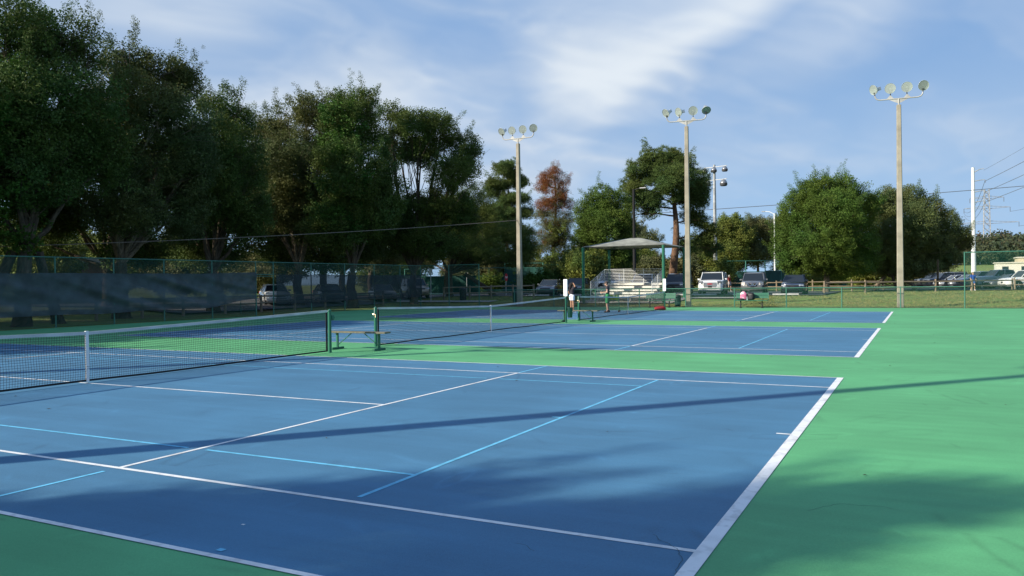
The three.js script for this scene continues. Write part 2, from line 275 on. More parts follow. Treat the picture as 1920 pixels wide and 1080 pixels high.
// ---------------------------------------------------------------- nets
function makeNet(cz, label, seed, posts) {
  const g = thing('tennis_net', label, 'tennis net', [0, 0, cz], 0, 'nets across the three courts'), R = rng(seed);
  const HALF = 6.4, top = (z) => 0.914 + 0.15 * Math.pow(Math.abs(z) / HALF, 1.15), bot = (z) => 0.035 + 0.02 * vnoise(z * 0.7 + seed, 3), bow = (z, f) => 0.035 * Math.sin(f * Math.PI) * (vnoise(z * 0.9, seed + f) - 0.5) * 2;
  // knotted cord: every strand is drawn, the squares are 45 mm
  const nz = 282, ny = 20, m = new MB(), P = (i, j) => { const z = mix(-HALF + 0.06, HALF - 0.06, i / nz), f = j / ny; return V(bow(z, f), mix(bot(z), top(z) - 0.05, f), z + 0.004 * (vnoise(i * 0.6, j * 0.8, seed) - 0.5)); };
  for (let i = 0; i <= nz; i++) for (let j = 0; j < ny; j += 2) m.tube(P(i, j), P(i, j + 2), 0.0028, 0.0028, 3, false);
  for (let j = 0; j < ny; j++) for (let i = 0; i < nz; i += 2) m.tube(P(i, j), P(i + 2, j), 0.0028, 0.0028, 3, false);
  stuff(m.mesh('net_mesh', M.cord, g));
  const band = new MB(), n = 48;
  for (let i = 0; i < n; i++) {
    const a = mix(-HALF + 0.05, HALF - 0.05, i / n), b = mix(-HALF + 0.05, HALF - 0.05, (i + 1) / n), ta = top(a), tb = top(b), wa = 0.012 + 0.004 * vnoise(a * 3, seed), wb = 0.012 + 0.004 * vnoise(b * 3, seed), ha = 0.058 + 0.006 * vnoise(a * 2, 9), hb = 0.058 + 0.006 * vnoise(b * 2, 9);
    for (const s of [-1, 1]) { const q = [V(s * wa, ta - ha, a), V(s * wb, tb - hb, b), V(s * wb * 0.9, tb - 0.006, b), V(s * wa * 0.9, ta - 0.006, a)]; s > 0 ? band.quad(q[0], q[3], q[2], q[1]) : band.quad(...q); }
    band.quad(V(-wa * 0.9, ta - 0.006, a), V(-wb * 0.9, tb - 0.006, b), V(wb * 0.9, tb - 0.006, b), V(wa * 0.9, ta - 0.006, a));
  }
  band.mesh('headband', M.vinyl, g);
  const strap = new MB(); for (let j = 0; j < 9; j++) { const y0 = 0.03 + j * 0.098, y1 = y0 + 0.098, o = (y) => 0.004 * Math.sin(y * 60 + seed); for (const s of [-1, 1]) { const q = [V(s * 0.016, y0, -0.028 + o(y0)), V(s * 0.016, y0, 0.028 + o(y0)), V(s * 0.016, y1, 0.028 + o(y1)), V(s * 0.016, y1, -0.028 + o(y1))]; s < 0 ? strap.quad(...q) : strap.quad(q[0], q[3], q[2], q[1]); } }
  strap.box(0, 0.915, 0, 0.036, 0.012, 0.056); strap.mesh('centre_strap', M.whitePaint, g);
  new MB().tube(V(0, -0.02, 0), V(0, 0.05, 0), 0.008, 0.008, 6).mesh('strap_anchor', M.galv, g);
  const tape = new MB(); for (let i = 0; i < 40; i++) { const a = mix(-HALF + 0.06, HALF - 0.06, i / 40), b = mix(-HALF + 0.06, HALF - 0.06, (i + 1) / 40); tape.box(0, (bot(a) + bot(b)) / 2, (a + b) / 2, 0.012, 0.034, b - a + 0.002, 0, 0, Math.atan2(bot(a) - bot(b), b - a)); }
  tape.mesh('bottom_tape', M.cord, g);
  for (const s of [-1, 1]) {
    new MB().box(0, 0.52, s * (HALF - 0.055), 0.014, 0.98, 0.06).mesh('side_tape', M.cord, g);
    const z = s * (HALF + 0.06), post = new MB().tube(V(0, -0.05, z), V(0, 1.05, z), 0.043, 0.043, 16).mesh('post', M.postGreen, g);
    new MB().add(new THREE.SphereGeometry(0.043, 14, 8, 0, 6.2832, 0, 1.5708), new THREE.Matrix4().makeScale(1, 0.5, 1).setPosition(0, 1.05, z)).mesh('post_cap', M.postGreen, post);
    new MB().path([V(0, 1.0, s * (HALF - 0.06)), V(0, 1.06, z - s * 0.02), V(0, 1.072, z), V(0, 1.04, z + s * 0.045), V(0, 0.9, z + s * 0.05)], 0.006, 5).mesh('cable', M.whitePaint, post);
    if (posts[s > 0 ? 1 : 0] === 'winder') { const w = new MB().rbox(0.0, 0.86, z + s * 0.09, 0.085, 0.13, 0.09, 0.015); w.tube(V(0, 0.86, z + s * 0.13), V(0, 0.86, z + s * 0.16), 0.035, 0.035, 10); w.mesh('winder', M.postGreen, post); }
    else { const w = new MB().tube(V(-0.03, 0.87, z + s * 0.065), V(0.03, 0.87, z + s * 0.065), 0.035, 0.035, 10); w.path([V(0.03, 0.87, z + s * 0.065), V(0.06, 0.87, z + s * 0.07), V(0.06, 0.79, z + s * 0.09)], 0.01, 6); w.mesh('crank', M.brass, post); }
  }
  return g;
}
makeNet(COURTS[0], 'nearest tennis net with white headband and centre strap', 11, ['winder', 'crank']);
makeNet(COURTS[1], 'middle tennis net behind the bare wooden bench', 23, ['winder', 'crank']);
makeNet(COURTS[2], 'farthest tennis net with two players standing beyond it', 37, ['winder', 'crank']);

// white score keepers that stand on two of the net posts
[[COURTS[1] - 6.46, 'white score keeper on the post of the middle net above a hanging bin'], [COURTS[2] - 6.46, 'white score keeper on the far post of the farthest net']].forEach(([z, label]) => {
  const g = thing('score_keeper', label, 'scoreboard', [0, 1.08, z], -0.35, 'white score keepers on net posts');
  new MB().rbox(0, 0.36, 0, 0.21, 0.70, 0.05, 0.012).mesh('panel', M.whitePaint, g);
  for (const [x, y] of [[-0.04, 0.14], [-0.04, 0.02 + 0.04], [0.05, 0.26]]) new MB().tube(V(x, y, 0.024), V(x, y, 0.031), 0.017, 0.017, 10).mesh('peg', M.black, g);
  new MB().tube(V(0, -0.02, 0), V(0, 0.05, 0), 0.03, 0.03, 8).mesh('socket', M.galv, g);
});
{ // bin hung on the post of the middle net
  const g = thing('hanging_bin', 'dark green bin hung on the post of the middle net', 'bin', [0.17, 0.2, COURTS[1] - 6.5]);
  const pts = [[0, 0], [0.085, 0], [0.125, 0.4], [0.135, 0.4], [0.135, 0.42], [0.12, 0.42]].map(([x, y]) => new THREE.Vector2(x, y));
  put('body', new THREE.LatheGeometry(pts, 16), std(rgb(0.008, 0.06, 0.05), { roughness: 0.5, side: THREE.DoubleSide }), g);
  for (let k = 0; k < 10; k++) { const a = k / 10 * 6.283; new MB().tube(V(Math.cos(a) * 0.088, 0.02, Math.sin(a) * 0.088), V(Math.cos(a) * 0.124, 0.38, Math.sin(a) * 0.124), 0.005, 0.005, 4).mesh('rib', M.postGreen, g); }
  new MB().box(-0.135, 0.33, 0, 0.04, 0.06, 0.05).mesh('hook', M.black, g);
}

// ---------------------------------------------------------------- benches
function backlessBench(x, z, turn, label) {
  const g = thing('backless_bench', label, 'bench', [x, 0, z], turn, 'backless benches between the nets');
  for (const s of [-1, 1]) new MB().rbox(0, 0.452, s * 0.068, 1.86, 0.042, 0.128, 0.008).mesh('seat_plank', M.benchWood, g);
  for (const s of [-1, 1]) {
    new MB().rbox(s * 0.66, 0.225, 0, 0.055, 0.42, 0.055, 0.008).mesh('leg', M.postGreen, g);
    new MB().rbox(s * 0.66, 0.028, 0, 0.065, 0.056, 0.48, 0.008).mesh('foot', M.postGreen, g);
    new MB().rbox(s * 0.66, 0.425, 0, 0.06, 0.012, 0.25, 0.004).mesh('bracket', M.postGreen, g);
    new MB().tube(V(s * 0.62, 0.13, 0), V(s * 0.2, 0.425, 0), 0.012, 0.012, 6).mesh('brace', M.postGreen, g);
  }
}
backlessBench(0.17, -7.35, 0.02, 'bare wooden bench on green legs between the two nearest nets');
backlessBench(0.14, -22.25, -0.03, 'dark bench between the middle net and the farthest net');
function parkBench(x, z, turn, label) {
  const g = thing('park_bench', label, 'bench', [x, 0, z], turn, 'green metal benches along the low fence');
  for (let k = 0; k < 4; k++) new MB().rbox(0, 0.45 - 0.006 * Math.abs(k - 1.5), 0.17 - k * 0.107, 1.85, 0.03, 0.094, 0.01).mesh('seat_slat', M.postGreen, g);
  for (let k = 0; k < 4; k++) new MB().rbox(0, 0.60 + k * 0.085, -0.27 - k * 0.018, 1.85, 0.074, 0.026, 0.01, 0, 0, -0.2).mesh('back_slat', M.postGreen, g);
  for (const s of [-1, 1]) {
    new MB().path([V(s * 0.925, 0.44, 0.22), V(s * 0.94, 0.45, -0.2), V(s * 0.94, 0.52, -0.25), V(s * 0.935, 0.9, -0.33)], 0.022, 7).mesh('end_rim', M.postGreen, g);
    new MB().tube(V(s * 0.62, 0.02, 0), V(s * 0.62, 0.43, -0.02), 0.036, 0.036, 8).mesh('leg', M.black, g);
    new MB().path([V(s * 0.62, 0.42, -0.06), V(s * 0.62, 0.48, -0.27), V(s * 0.62, 0.86, -0.345)], 0.024, 6).mesh('back_support', M.black, g);
    new MB().rbox(s * 0.62, 0.022, 0, 0.07, 0.044, 0.42, 0.01).mesh('foot', M.black, g);
    new MB().path([V(s * 0.6, 0.18, 0), V(s * 0.4, 0.34, 0), V(s * 0.12, 0.425, 0)], 0.014, 6).mesh('brace', M.black, g);
  }
  return g;
}
parkBench(4.14, -39.45, 0, 'green metal bench with a pink bag and a black backpack on it');
parkBench(-1.45, -39.4, 0, 'empty green metal bench partly hidden behind the farthest net post');
{ // bags on the bench
  const soft = (sx, sy, sz, seed, pw = 2.4) => { const g = new THREE.SphereGeometry(1, 22, 16), p = g.attributes.position; for (let i = 0; i < p.count; i++) { const d = V(p.getX(i), p.getY(i), p.getZ(i)), q = Math.pow(Math.abs(d.x) ** pw + Math.abs(d.y) ** pw + Math.abs(d.z) ** pw, -1 / pw), n = 1 + 0.28 * (vnoise(d.x * 2.2 + seed, d.y * 2.2, d.z * 2.2 + 5) - 0.5); p.setXYZ(i, d.x * q * n * sx, d.y * q * n * sy, d.z * q * n * sz); } g.computeVertexNormals(); return g; };
  const pinkTex = tex(64, 1, (u, v) => { const n = fbm(u * 9, v * 9, 2, 9); return n > 0.5 ? [0.97, 0.93, 0.93] : n > 0.4 ? [0.95, 0.72, 0.8] : [0.92, 0.52, 0.66]; });
  const a = thing('bag', 'pink patterned bag on the green bench', 'bag', [3.68, 0.465, -39.5], 0.2);
  put('body', soft(0.19, 0.25, 0.11, 2, 3).translate(0, 0.235, 0), std(rgb(0.8, 0.75, 0.78), { map: pinkTex, roughness: 0.8 }), a);
  new MB().path([V(-0.07, 0.42, 0.02), V(-0.05, 0.52, 0.02), V(0.05, 0.52, 0.02), V(0.08, 0.42, 0.02)], 0.012, 6).mesh('handle', std(rgb(0.75, 0.3, 0.42)), a);
  const b = thing('backpack', 'black backpack slumped on the green bench', 'backpack', [4.12, 0.465, -39.48], -0.15);
  put('body', soft(0.22, 0.24, 0.15, 7, 2.6).translate(0, 0.22, 0), M.black, b);
  put('front_pocket', soft(0.15, 0.12, 0.06, 9, 3).translate(0.02, 0.14, 0.15), std(rgb(0.02, 0.02, 0.022)), b);
  for (const s of [-1, 1]) new MB().path([V(s * 0.09, 0.42, 0.06), V(s * 0.15, 0.32, 0.17), V(s * 0.16, 0.12, 0.16), V(s * 0.1, 0.03, 0.12)], 0.016, 6).mesh('strap', M.rubber, b);
  const c = put('water_bottle', new MB().tube(V(0, 0, 0), V(0, 0.19, 0), 0.034, 0.034, 12).tube(V(0, 0.19, 0), V(0, 0.23, 0), 0.018, 0.016, 10).geo(), phys(rgb(0.75, 0.85, 0.9), { roughness: 0.15, transmission: 0.6, thickness: 0 })); c.position.set(3.92, 0.466, -39.36); tag(c, 'small clear bottle on the bench between pink bag and backpack', 'bottle');
  const d = put('bag', soft(0.2, 0.06, 0.12, 4, 2.2).translate(0, 0.055, 0), M.black); d.position.set(3.55, 0.466, -39.33); tag(d, 'flat black bag lying on the bench beside the pink bag', 'bag');
  const e = thing('equipment_bag', 'red bag on the ground at the far post of the farthest net', 'bag', [-0.16, 0.004, COURTS[2] - 6.1], 0.6);
  put('body', soft(0.36, 0.11, 0.17, 12, 2.3).translate(0, 0.1, 0), M.red, e);
  new MB().path([V(-0.2, 0.17, 0), V(-0.08, 0.25, 0.03), V(0.08, 0.25, 0.03), V(0.2, 0.17, 0)], 0.014, 6).mesh('handle', std(rgb(0.25, 0.01, 0.02)), e);
}

// ---------------------------------------------------------------- chain link fences
function chainLink(len, h0, h1, y0 = 0) {                 // diagonal wires in the plane z = 0, x from 0 to len
  const m = new MB(), s = 0.0707, H = h1 - h0, r = 0.0032;
  for (let k = -Math.ceil(H / s); k <= len / s; k++) for (const dir of [1, -1]) {
    let a = dir > 0 ? k * s : k * s + H, b = dir > 0 ? k * s + H : k * s, ya = h0, yb = h1;
    const cut = (v) => { const t = (v - a) / (b - a); return h0 + t * H; };
    let xa = a, xb = b; if (xa < 0) { ya = cut(0); xa = 0; } if (xa > len) { ya = cut(len); xa = len; } if (xb < 0) { yb = cut(0); xb = 0; } if (xb > len) { yb = cut(len); xb = len; }
    if (Math.abs(xa - xb) < 0.01) continue;
    m.tube(V(xa, ya, dir * 0.0022), V(xb, yb, dir * 0.0022), r, r, 3, false);
  }
  return m;
}
function fenceRun(g, from, to, posts, h, mat = M.fenceGreen) {          // from / to: [x, z] relative to g; posts: distances along the run
  const dx = to[0] - from[0], dz = to[1] - from[1], len = Math.hypot(dx, dz), ux = dx / len, uz = dz / len, at = (d, y) => V(from[0] + ux * d, y, from[1] + uz * d);
  const link = chainLink(len, 0.04, h - 0.02).mesh('chain_link', M.fenceWire, g); link.position.set(from[0], 0, from[1]); link.rotation.y = -Math.atan2(uz, ux); stuff(link);
  new MB().tube(at(0, h), at(len, h), 0.024, 0.024, 8).mesh('top_rail', mat, g);
  new MB().tube(at(0, 0.05), at(len, 0.05), 0.006, 0.006, 5).mesh('bottom_wire', mat, g);
  for (const d of posts) { const p = new MB().tube(at(d, -0.05), at(d, h - 0.01), 0.034, 0.034, 10).mesh('post', mat, g); new MB().add(new THREE.SphereGeometry(0.04, 10, 6), new THREE.Matrix4().makeScale(1, 0.7, 1).setPosition(at(d, h + 0.005))).mesh('post_cap', mat, p); }
}
{
  const z0 = -40, L = thing('chain_link_fence', 'tall green chain link fence with windscreens in front of the dark trees', 'fence', [-19.7, 0, 0]);
  fenceRun(L, [0, 12], [0, -23.66], [2.7, 5.6, 8.6, 11.6, 14.9, 17.9, 20.9, 24.18, 26.94, 29.65, 32.6, 35.66], 3.0);
  fenceRun(L, [0, -25.0], [0, z0], [0, 3.16, 6.3, 9.4, 12.4, 15], 3.0);
  fenceRun(L, [0, z0], [4.95, z0], [2.45, 4.95], 3.0);
  const gate = thing('fence_gate', 'open green gate frame in the tall fence between two windscreens', 'gate', [-19.7, 0, -24.33]);
  new MB().tube(V(0, 3.0, -0.67), V(0, 3.0, 0.67), 0.024, 0.024, 8).mesh('top_rail', M.fenceGreen, gate);
  new MB().tube(V(0, 2.3, -0.67), V(0, 2.3, 0.67), 0.024, 0.024, 8).mesh('lintel', M.fenceGreen, gate);
  new MB().tube(V(0, 2.2, -0.62), V(0, 2.2, 0.62), 0.02, 0.02, 8).mesh('gate_rail', M.fenceGreen, gate);
  const cl = chainLink(1.34, 2.32, 2.98).mesh('chain_link', M.fenceWire, gate); cl.rotation.y = Math.PI / 2; cl.position.set(0, 0, 0.67); stuff(cl);
  const leaf = new MB(); for (const [a, b] of [[[0, 0.1], [1.2, 0.1]], [[0, 2.15], [1.2, 2.15]], [[0, 0.1], [0, 2.15]], [[1.2, 0.1], [1.2, 2.15]], [[0, 1.1], [1.2, 1.1]]]) leaf.tube(V(-a[0], a[1], 0.63), V(-b[0], b[1], 0.63), 0.018, 0.018, 6); leaf.mesh('gate_leaf', M.fenceGreen, gate);
  const lowPosts = [-11.95, -8.95, -5.95, -2.95, 0.05, 3.05, 6.05, 9.08, 12.1];
  const F = thing('chain_link_fence', 'low green chain link fence between the courts and the lawn', 'fence', [0, 0, z0]);
  fenceRun(F, [-14.7, 0], [15.2, 0], lowPosts.map((x) => x + 14.7), 1.17);
  const Rr = thing('chain_link_fence', 'tall green chain link fence corner at the right edge', 'fence', [15.2, 0, z0]);
  fenceRun(Rr, [0, 0], [4.5, 0], [0, 4.5], 3.0); fenceRun(Rr, [4.5, 0], [4.5, 20], [3, 6, 9, 12, 15, 18], 3.0);
  // windscreens: woven cloth tied to the fence, slack and creased
  const screen = (za, zb, top, bottom, label, seed, pull) => {
    const nu = 150, nv = 26, p = [], t = [], idx = [], len = Math.abs(zb - za);
    for (let j = 0; j <= nv; j++) for (let i = 0; i <= nu; i++) {
      const u = i / nu, v = j / nv, z = mix(za, zb, u), d = u * len, yt = top(u) + 0.035 * (vnoise(d * 0.55, seed) - 0.5) - 0.012 * Math.abs(Math.sin(d * 2.1)), yb = bottom(u) + 0.14 * (vnoise(d * 0.4 + 4, seed) - 0.5);
      const slack = Math.sin(v * Math.PI) * 0.5 + (1 - v) * 0.25, diag = vnoise((d * 0.62 + v * 3.4 * pull) * 1.6, v * 1.2 + seed, 4) - 0.5, fine = vnoise(d * 3.2 - v * 5 * pull, v * 3 + seed, 8) - 0.5;
      p.push(0.1 + 0.06 * slack + 0.34 * diag * slack * (0.4 + pull) + 0.07 * fine * pull, mix(yb, yt, v), z); t.push(d, v * 2);
    }
    for (let j = 0; j < nv; j++) for (let i = 0; i < nu; i++) { const a = j * (nu + 1) + i; idx.push(a, a + 1, a + nu + 1, a + 1, a + nu + 2, a + nu + 1); }
    const g = new THREE.BufferGeometry(); g.setAttribute('position', new THREE.Float32BufferAttribute(p, 3)); g.setAttribute('uv', new THREE.Float32BufferAttribute(t, 2)); g.setIndex(idx); g.computeVertexNormals();
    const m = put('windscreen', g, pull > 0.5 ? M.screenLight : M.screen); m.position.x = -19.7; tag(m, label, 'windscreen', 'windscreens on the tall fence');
  };
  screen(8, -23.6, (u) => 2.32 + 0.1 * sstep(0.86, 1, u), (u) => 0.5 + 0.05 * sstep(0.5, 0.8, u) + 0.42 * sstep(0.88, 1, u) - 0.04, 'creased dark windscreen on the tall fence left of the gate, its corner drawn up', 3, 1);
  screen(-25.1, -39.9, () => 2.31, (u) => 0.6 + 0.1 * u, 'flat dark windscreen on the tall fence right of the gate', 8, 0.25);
}

// ---------------------------------------------------------------- sports light poles
function floodlight(parent, x, y, z, yaw, tilt, s = 1) {
  const f = new THREE.Group(); f.name = 'floodlight'; f.position.set(x, y, z); parent.add(f);
  const head = new MB(), rot = new THREE.Matrix4().makeRotationFromEuler(new THREE.Euler(tilt, yaw, 0, 'YXZ')), up = new THREE.Matrix4().makeTranslation(0, 0.36 * s, 0);
  const prof = [[0.05, -0.19], [0.09, -0.17], [0.15, -0.11], [0.215, -0.03], [0.262, 0.06], [0.282, 0.1], [0.29, 0.11], [0.284, 0.115]].map(([r, l]) => new THREE.Vector2(r * s, l * s));
  const M4 = up.clone().multiply(rot).multiply(new THREE.Matrix4().makeRotationX(Math.PI / 2));
  put('reflector', new THREE.LatheGeometry(prof, 24).applyMatrix4(M4), M.reflector, f);
  put('lens', new THREE.CircleGeometry(0.282 * s, 24).applyMatrix4(up.clone().multiply(rot).multiply(new THREE.Matrix4().makeTranslation(0, 0, 0.1 * s))), M.lens, f);
  put('bulb', new THREE.SphereGeometry(0.06 * s, 12, 8).scale(1, 1, 1.7).applyMatrix4(up.clone().multiply(rot).multiply(new THREE.Matrix4().makeTranslation(0, 0, -0.06 * s))), M.whitePaint, f);
  head.add(new RoundedBoxGeometry(0.17 * s, 0.2 * s, 0.2 * s, 2, 0.02), up.clone().multiply(rot).multiply(new THREE.Matrix4().makeTranslation(0, -0.02 * s, -0.28 * s)));
  head.mesh('ballast_housing', M.galv, f);
  const br = new MB().tube(V(0, -0.02, 0), V(0, 0.13 * s, 0), 0.028 * s, 0.028 * s, 8); br.rbox(0, 0.15 * s, 0, 0.13 * s, 0.05 * s, 0.12 * s, 0.01); for (const q of [-1, 1]) br.tube(V(q * 0.05 * s, 0.15 * s, 0), V(q * 0.085 * s * Math.cos(yaw) - 0.2 * s * Math.sin(yaw), 0.34 * s, -q * 0.085 * s * Math.sin(yaw) - 0.2 * s * Math.cos(yaw)), 0.014 * s, 0.014 * s, 5);
  br.mesh('bracket', M.black, f);
}
const armGrey = std(rgb(0.56, 0.56, 0.55), { roughness: 0.5, map: concTex });
function lightPole(x, z, turn, label, aims) {
  const g = thing('light_pole', label, 'light pole', [x, HT(x, z), z], turn, 'concrete sports light poles around the courts'), h = 11.4;
  const pole = new MB(), a = 0.175, b = 0.115, c = 0.03, ring = (w, y) => [[w, w - c], [w - c, w], [-w + c, w], [-w, w - c], [-w, -w + c], [-w + c, -w], [w - c, -w], [w, -w + c]].map(([p, q]) => V(p, y, q));
  const n = 12; for (let i = 0; i < n; i++) { const r0 = ring(mix(a, b, i / n), mix(-0.1, h, i / n)), r1 = ring(mix(a, b, (i + 1) / n), mix(-0.1, h, (i + 1) / n)); for (let k = 0; k < 8; k++) pole.quad(r0[k], r1[k], r1[(k + 1) % 8], r0[(k + 1) % 8]); }
  const tp = ring(b, h); for (let k = 1; k < 7; k++) pole.tri(tp[0], tp[k + 1], tp[k]);
  pole.mesh('pole', M.pole, g);
  const arm = new MB().path([V(-1.22, h + 0.62, 0), V(-1.2, h + 0.52, 0), V(-1.12, h + 0.41, 0), V(-0.98, h + 0.36, 0), V(0, h + 0.36, 0), V(0.98, h + 0.36, 0), V(1.12, h + 0.41, 0), V(1.2, h + 0.52, 0), V(1.22, h + 0.62, 0)], 0.036, 8);
  arm.tube(V(0, h - 0.05, 0), V(0, h + 0.36, 0), 0.045, 0.045, 10); arm.mesh('cross_arm', armGrey, g);
  const gus = new MB(); for (const s of [-1, 1]) for (const q of [-1, 1]) { const z1 = q * 0.006; const tri = (A, Bq, C) => (s * q > 0 ? gus.tri(A, Bq, C) : gus.tri(A, C, Bq)); tri(V(0, h + 0.08, z1), V(s * 0.52, h + 0.34, z1), V(0, h + 0.34, z1)); tri(V(s * 0.26, h + 0.39, z1), V(s * 0.62, h + 0.39, z1), V(s * 0.42, h + 0.6, z1)); }
  gus.mesh('gusset_plate', armGrey, g);
  [[-1.22, 0.62], [-0.42, 0.6], [0.42, 0.6], [1.22, 0.62]].forEach(([fx, fy], i) => floodlight(g, fx, h + fy, 0, aims[i][0], aims[i][1]));
  const box = new MB().rbox(0.0, 1.5, -0.19, 0.16, 0.26, 0.1, 0.01); box.mesh('junction_box', M.galv, g);
  return g;
}
lightPole(12.08, -40.75, 0.1, 'concrete light pole at the right with four floodlights', [[-0.9, 0.3], [-0.15, 0.12], [-0.05, 0.12], [0.25, 0.3]]);
lightPole(0.02, -40.75, 0.13, 'concrete light pole in the middle beside the bleachers with four floodlights', [[-0.7, 0.5], [-0.7, 0.28], [0.1, 0.18], [0.3, 0.75]]);
lightPole(-11.9, -40.75, 0, 'concrete light pole at the left in front of the dark trees', [[-0.3, 0.5], [0, 0.2], [0.1, 0.2], [0.3, 0.3]]);
lightPole(-0.1, 10.4, Math.PI, 'concrete light pole beside the near court behind the camera', [[-0.6, 0.4], [-0.2, 0.3], [0.2, 0.3], [0.6, 0.4]]);
lightPole(-12.4, 10.4, Math.PI, 'concrete light pole at the far left of the near court, outside the view', [[-0.6, 0.4], [-0.2, 0.3], [0.2, 0.3], [0.6, 0.4]]);

// ---------------------------------------------------------------- shade canopy and bleachers
{
  const x0 = -8.72, x1 = -2.75, z0 = -50.2, z1 = -44.8, g = thing('shade_canopy', 'grey fabric shade canopy on four green posts over the bleachers', 'canopy', [(x0 + x1) / 2, HT(-6, -47.5), (z0 + z1) / 2]);
  const hx = (x1 - x0) / 2, hz = (z1 - z0) / 2, eave = 3.95;
  for (const sx of [-1, 1]) for (const sz of [-1, 1]) { new MB().tube(V(sx * hx, -0.3, sz * hz), V(sx * hx, eave, sz * hz), 0.105, 0.105, 14).mesh('post', M.postGreen, g); }
  const fab = (dy) => { const nu = 36, nv = 32, p = [], t = [], idx = []; for (let j = 0; j <= nv; j++) for (let i = 0; i <= nu; i++) { const u = i / nu * 2 - 1, v = j / nv * 2 - 1, pu = Math.max(0, Math.abs(u) - 0.12) / 0.88, q = Math.max(pu, Math.abs(v)), edge = 1 - 0.045 * (1 - u * u) * Math.abs(v) ** 4, edgx = 1 - 0.05 * (1 - v * v) * Math.abs(u) ** 4; p.push(u * (hx + 0.05) * edgx, eave + 0.05 + dy + 0.66 * (1 - q ** 1.25) - 0.05 * Math.sin(q * Math.PI), v * (hz + 0.05) * edge); t.push(u * hx, v * hz); } for (let j = 0; j < nv; j++) for (let i = 0; i < nu; i++) { const a = j * (nu + 1) + i; idx.push(a, a + nu + 1, a + 1, a + 1, a + nu + 1, a + nu + 2); } const q = new THREE.BufferGeometry(); q.setAttribute('position', new THREE.Float32BufferAttribute(p, 3)); q.setAttribute('uv', new THREE.Float32BufferAttribute(t, 2)); q.setIndex(idx); q.computeVertexNormals(); return q; };
  put('fabric_roof', fab(0), M.canopy, g);
  const hem = new MB(); for (const [ax, az, bx, bz] of [[-1, 1, 1, 1], [-1, -1, 1, -1], [-1, -1, -1, 1], [1, -1, 1, 1]]) { const pts = []; for (let i = 0; i <= 10; i++) { const f = i / 10, k = 0.048 * 4 * f * (1 - f), ux = mix(ax, bx, f), uz = mix(az, bz, f); pts.push(V(ux * (hx + 0.05) * (ax === bx ? 1 - k : 1), eave + 0.03, uz * (hz + 0.05) * (az === bz ? 1 - k : 1))); } hem.path(pts, 0.03, 6); } hem.mesh('hem_cable', std(rgb(0.09, 0.09, 0.08)), g);
  for (const [ax, az] of [[-1, -1], [1, -1], [-1, 1], [1, 1]]) new MB().tube(V(ax * hx, eave - 0.05, az * hz), V(ax * hx * 0.1, eave + 0.58, 0), 0.03, 0.035, 6).mesh('rafter', M.postGreen, g);
}
{
  const x0 = -8.75, x1 = -4.05, g = thing('bleachers', 'aluminium bleachers with railings under the grey canopy', 'bleachers', [(x0 + x1) / 2, HT(-6.4, -47.4), -46.3]), w = x1 - x0, rows = 5;
  const sup = std(rgb(0.74, 0.74, 0.72), { roughness: 0.4, metalness: 0.3 });
  for (let r = 0; r < rows; r++) {
    const y = 0.42 + r * 0.22, z = -r * 0.66;
    new MB().rbox(0, y, z, w, 0.045, 0.27, 0.012).mesh('seat_plank', M.alu, g);
    if (r) { new MB().rbox(0, y - 0.25, z + 0.33, w, 0.04, 0.26, 0.012).mesh('foot_plank', M.alu, g); }
    new MB().rbox(0, y - 0.12, z - 0.145, w, 0.15, 0.02, 0.006).mesh('riser', M.alu, g);
    new MB().rbox(0, y - 0.075, z + 0.14, w, 0.11, 0.016, 0.006).mesh('riser', M.alu, g);
  }
  for (let k = 0; k < 4; k++) { const x = -w / 2 + 0.25 + k * (w - 0.5) / 3; const m = new MB().tube(V(x, 0.03, 0.1), V(x, 0.03, -2.9), 0.03, 0.03, 6).tube(V(x, 0.3, 0.05), V(x, 1.2, -2.8), 0.025, 0.025, 6); for (let r = 0; r < rows; r++) m.tube(V(x, 0.03, -r * 0.66), V(x, 0.4 + r * 0.22, -r * 0.66), 0.022, 0.022, 6); m.mesh('frame', sup, g); }
  const zb = -2.95, rails = 10; for (let k = 0; k < rails; k++) { const y = 1.36 + k * 0.115; new MB().tube(V(-w / 2, y, zb), V(w / 2, y, zb), 0.019, 0.019, 6).mesh('guard_rail', sup, g); for (const s of [-1, 1]) { if (k > 2) new MB().tube(V(s * w / 2, y, zb), V(s * w / 2, y - 0.95, 0.05), 0.017, 0.017, 6).mesh('side_rail', sup, g); } }
  for (let k = 0; k < 4; k++) new MB().tube(V(-w / 2 + k * w / 3, 0.02, zb), V(-w / 2 + k * w / 3, 2.42, zb), 0.024, 0.024, 6).mesh('rail_post', sup, g);
  for (const s of [-1, 1]) for (const [zz, t] of [[0.05, 1.46], [-1.4, 1.92]]) new MB().tube(V(s * w / 2, 0.02, zz), V(s * w / 2, t, zz), 0.024, 0.024, 6).mesh('rail_post', sup, g);
}

// ---------------------------------------------------------------- car park, paths, wheel stops, rail fences
function laid(x0, x1, z0, z1, dy, mat, name, label, category, skew = 0) {
  const nx = Math.ceil((x1 - x0) / 1.5), nz = Math.ceil((z1 - z0) / 1.0), p = [], t = [], idx = [];
  for (let j = 0; j <= nz; j++) for (let i = 0; i <= nx; i++) { const z = mix(z0, z1, j / nz), x = mix(x0, x1, i / nx) + skew * (z - z0); p.push(x, HT(x, z) + dy, z); t.push(x, z); }
  for (let j = 0; j < nz; j++) for (let i = 0; i < nx; i++) { const a = j * (nx + 1) + i; idx.push(a, a + nx + 1, a + 1, a + 1, a + nx + 1, a + nx + 2); }
  const g = new THREE.BufferGeometry(); g.setAttribute('position', new THREE.Float32BufferAttribute(p, 3)); g.setAttribute('uv', new THREE.Float32BufferAttribute(t, 2)); g.setIndex(idx); g.computeVertexNormals();
  return tag(put(name, g, mat), label, category, null, 'structure');
}
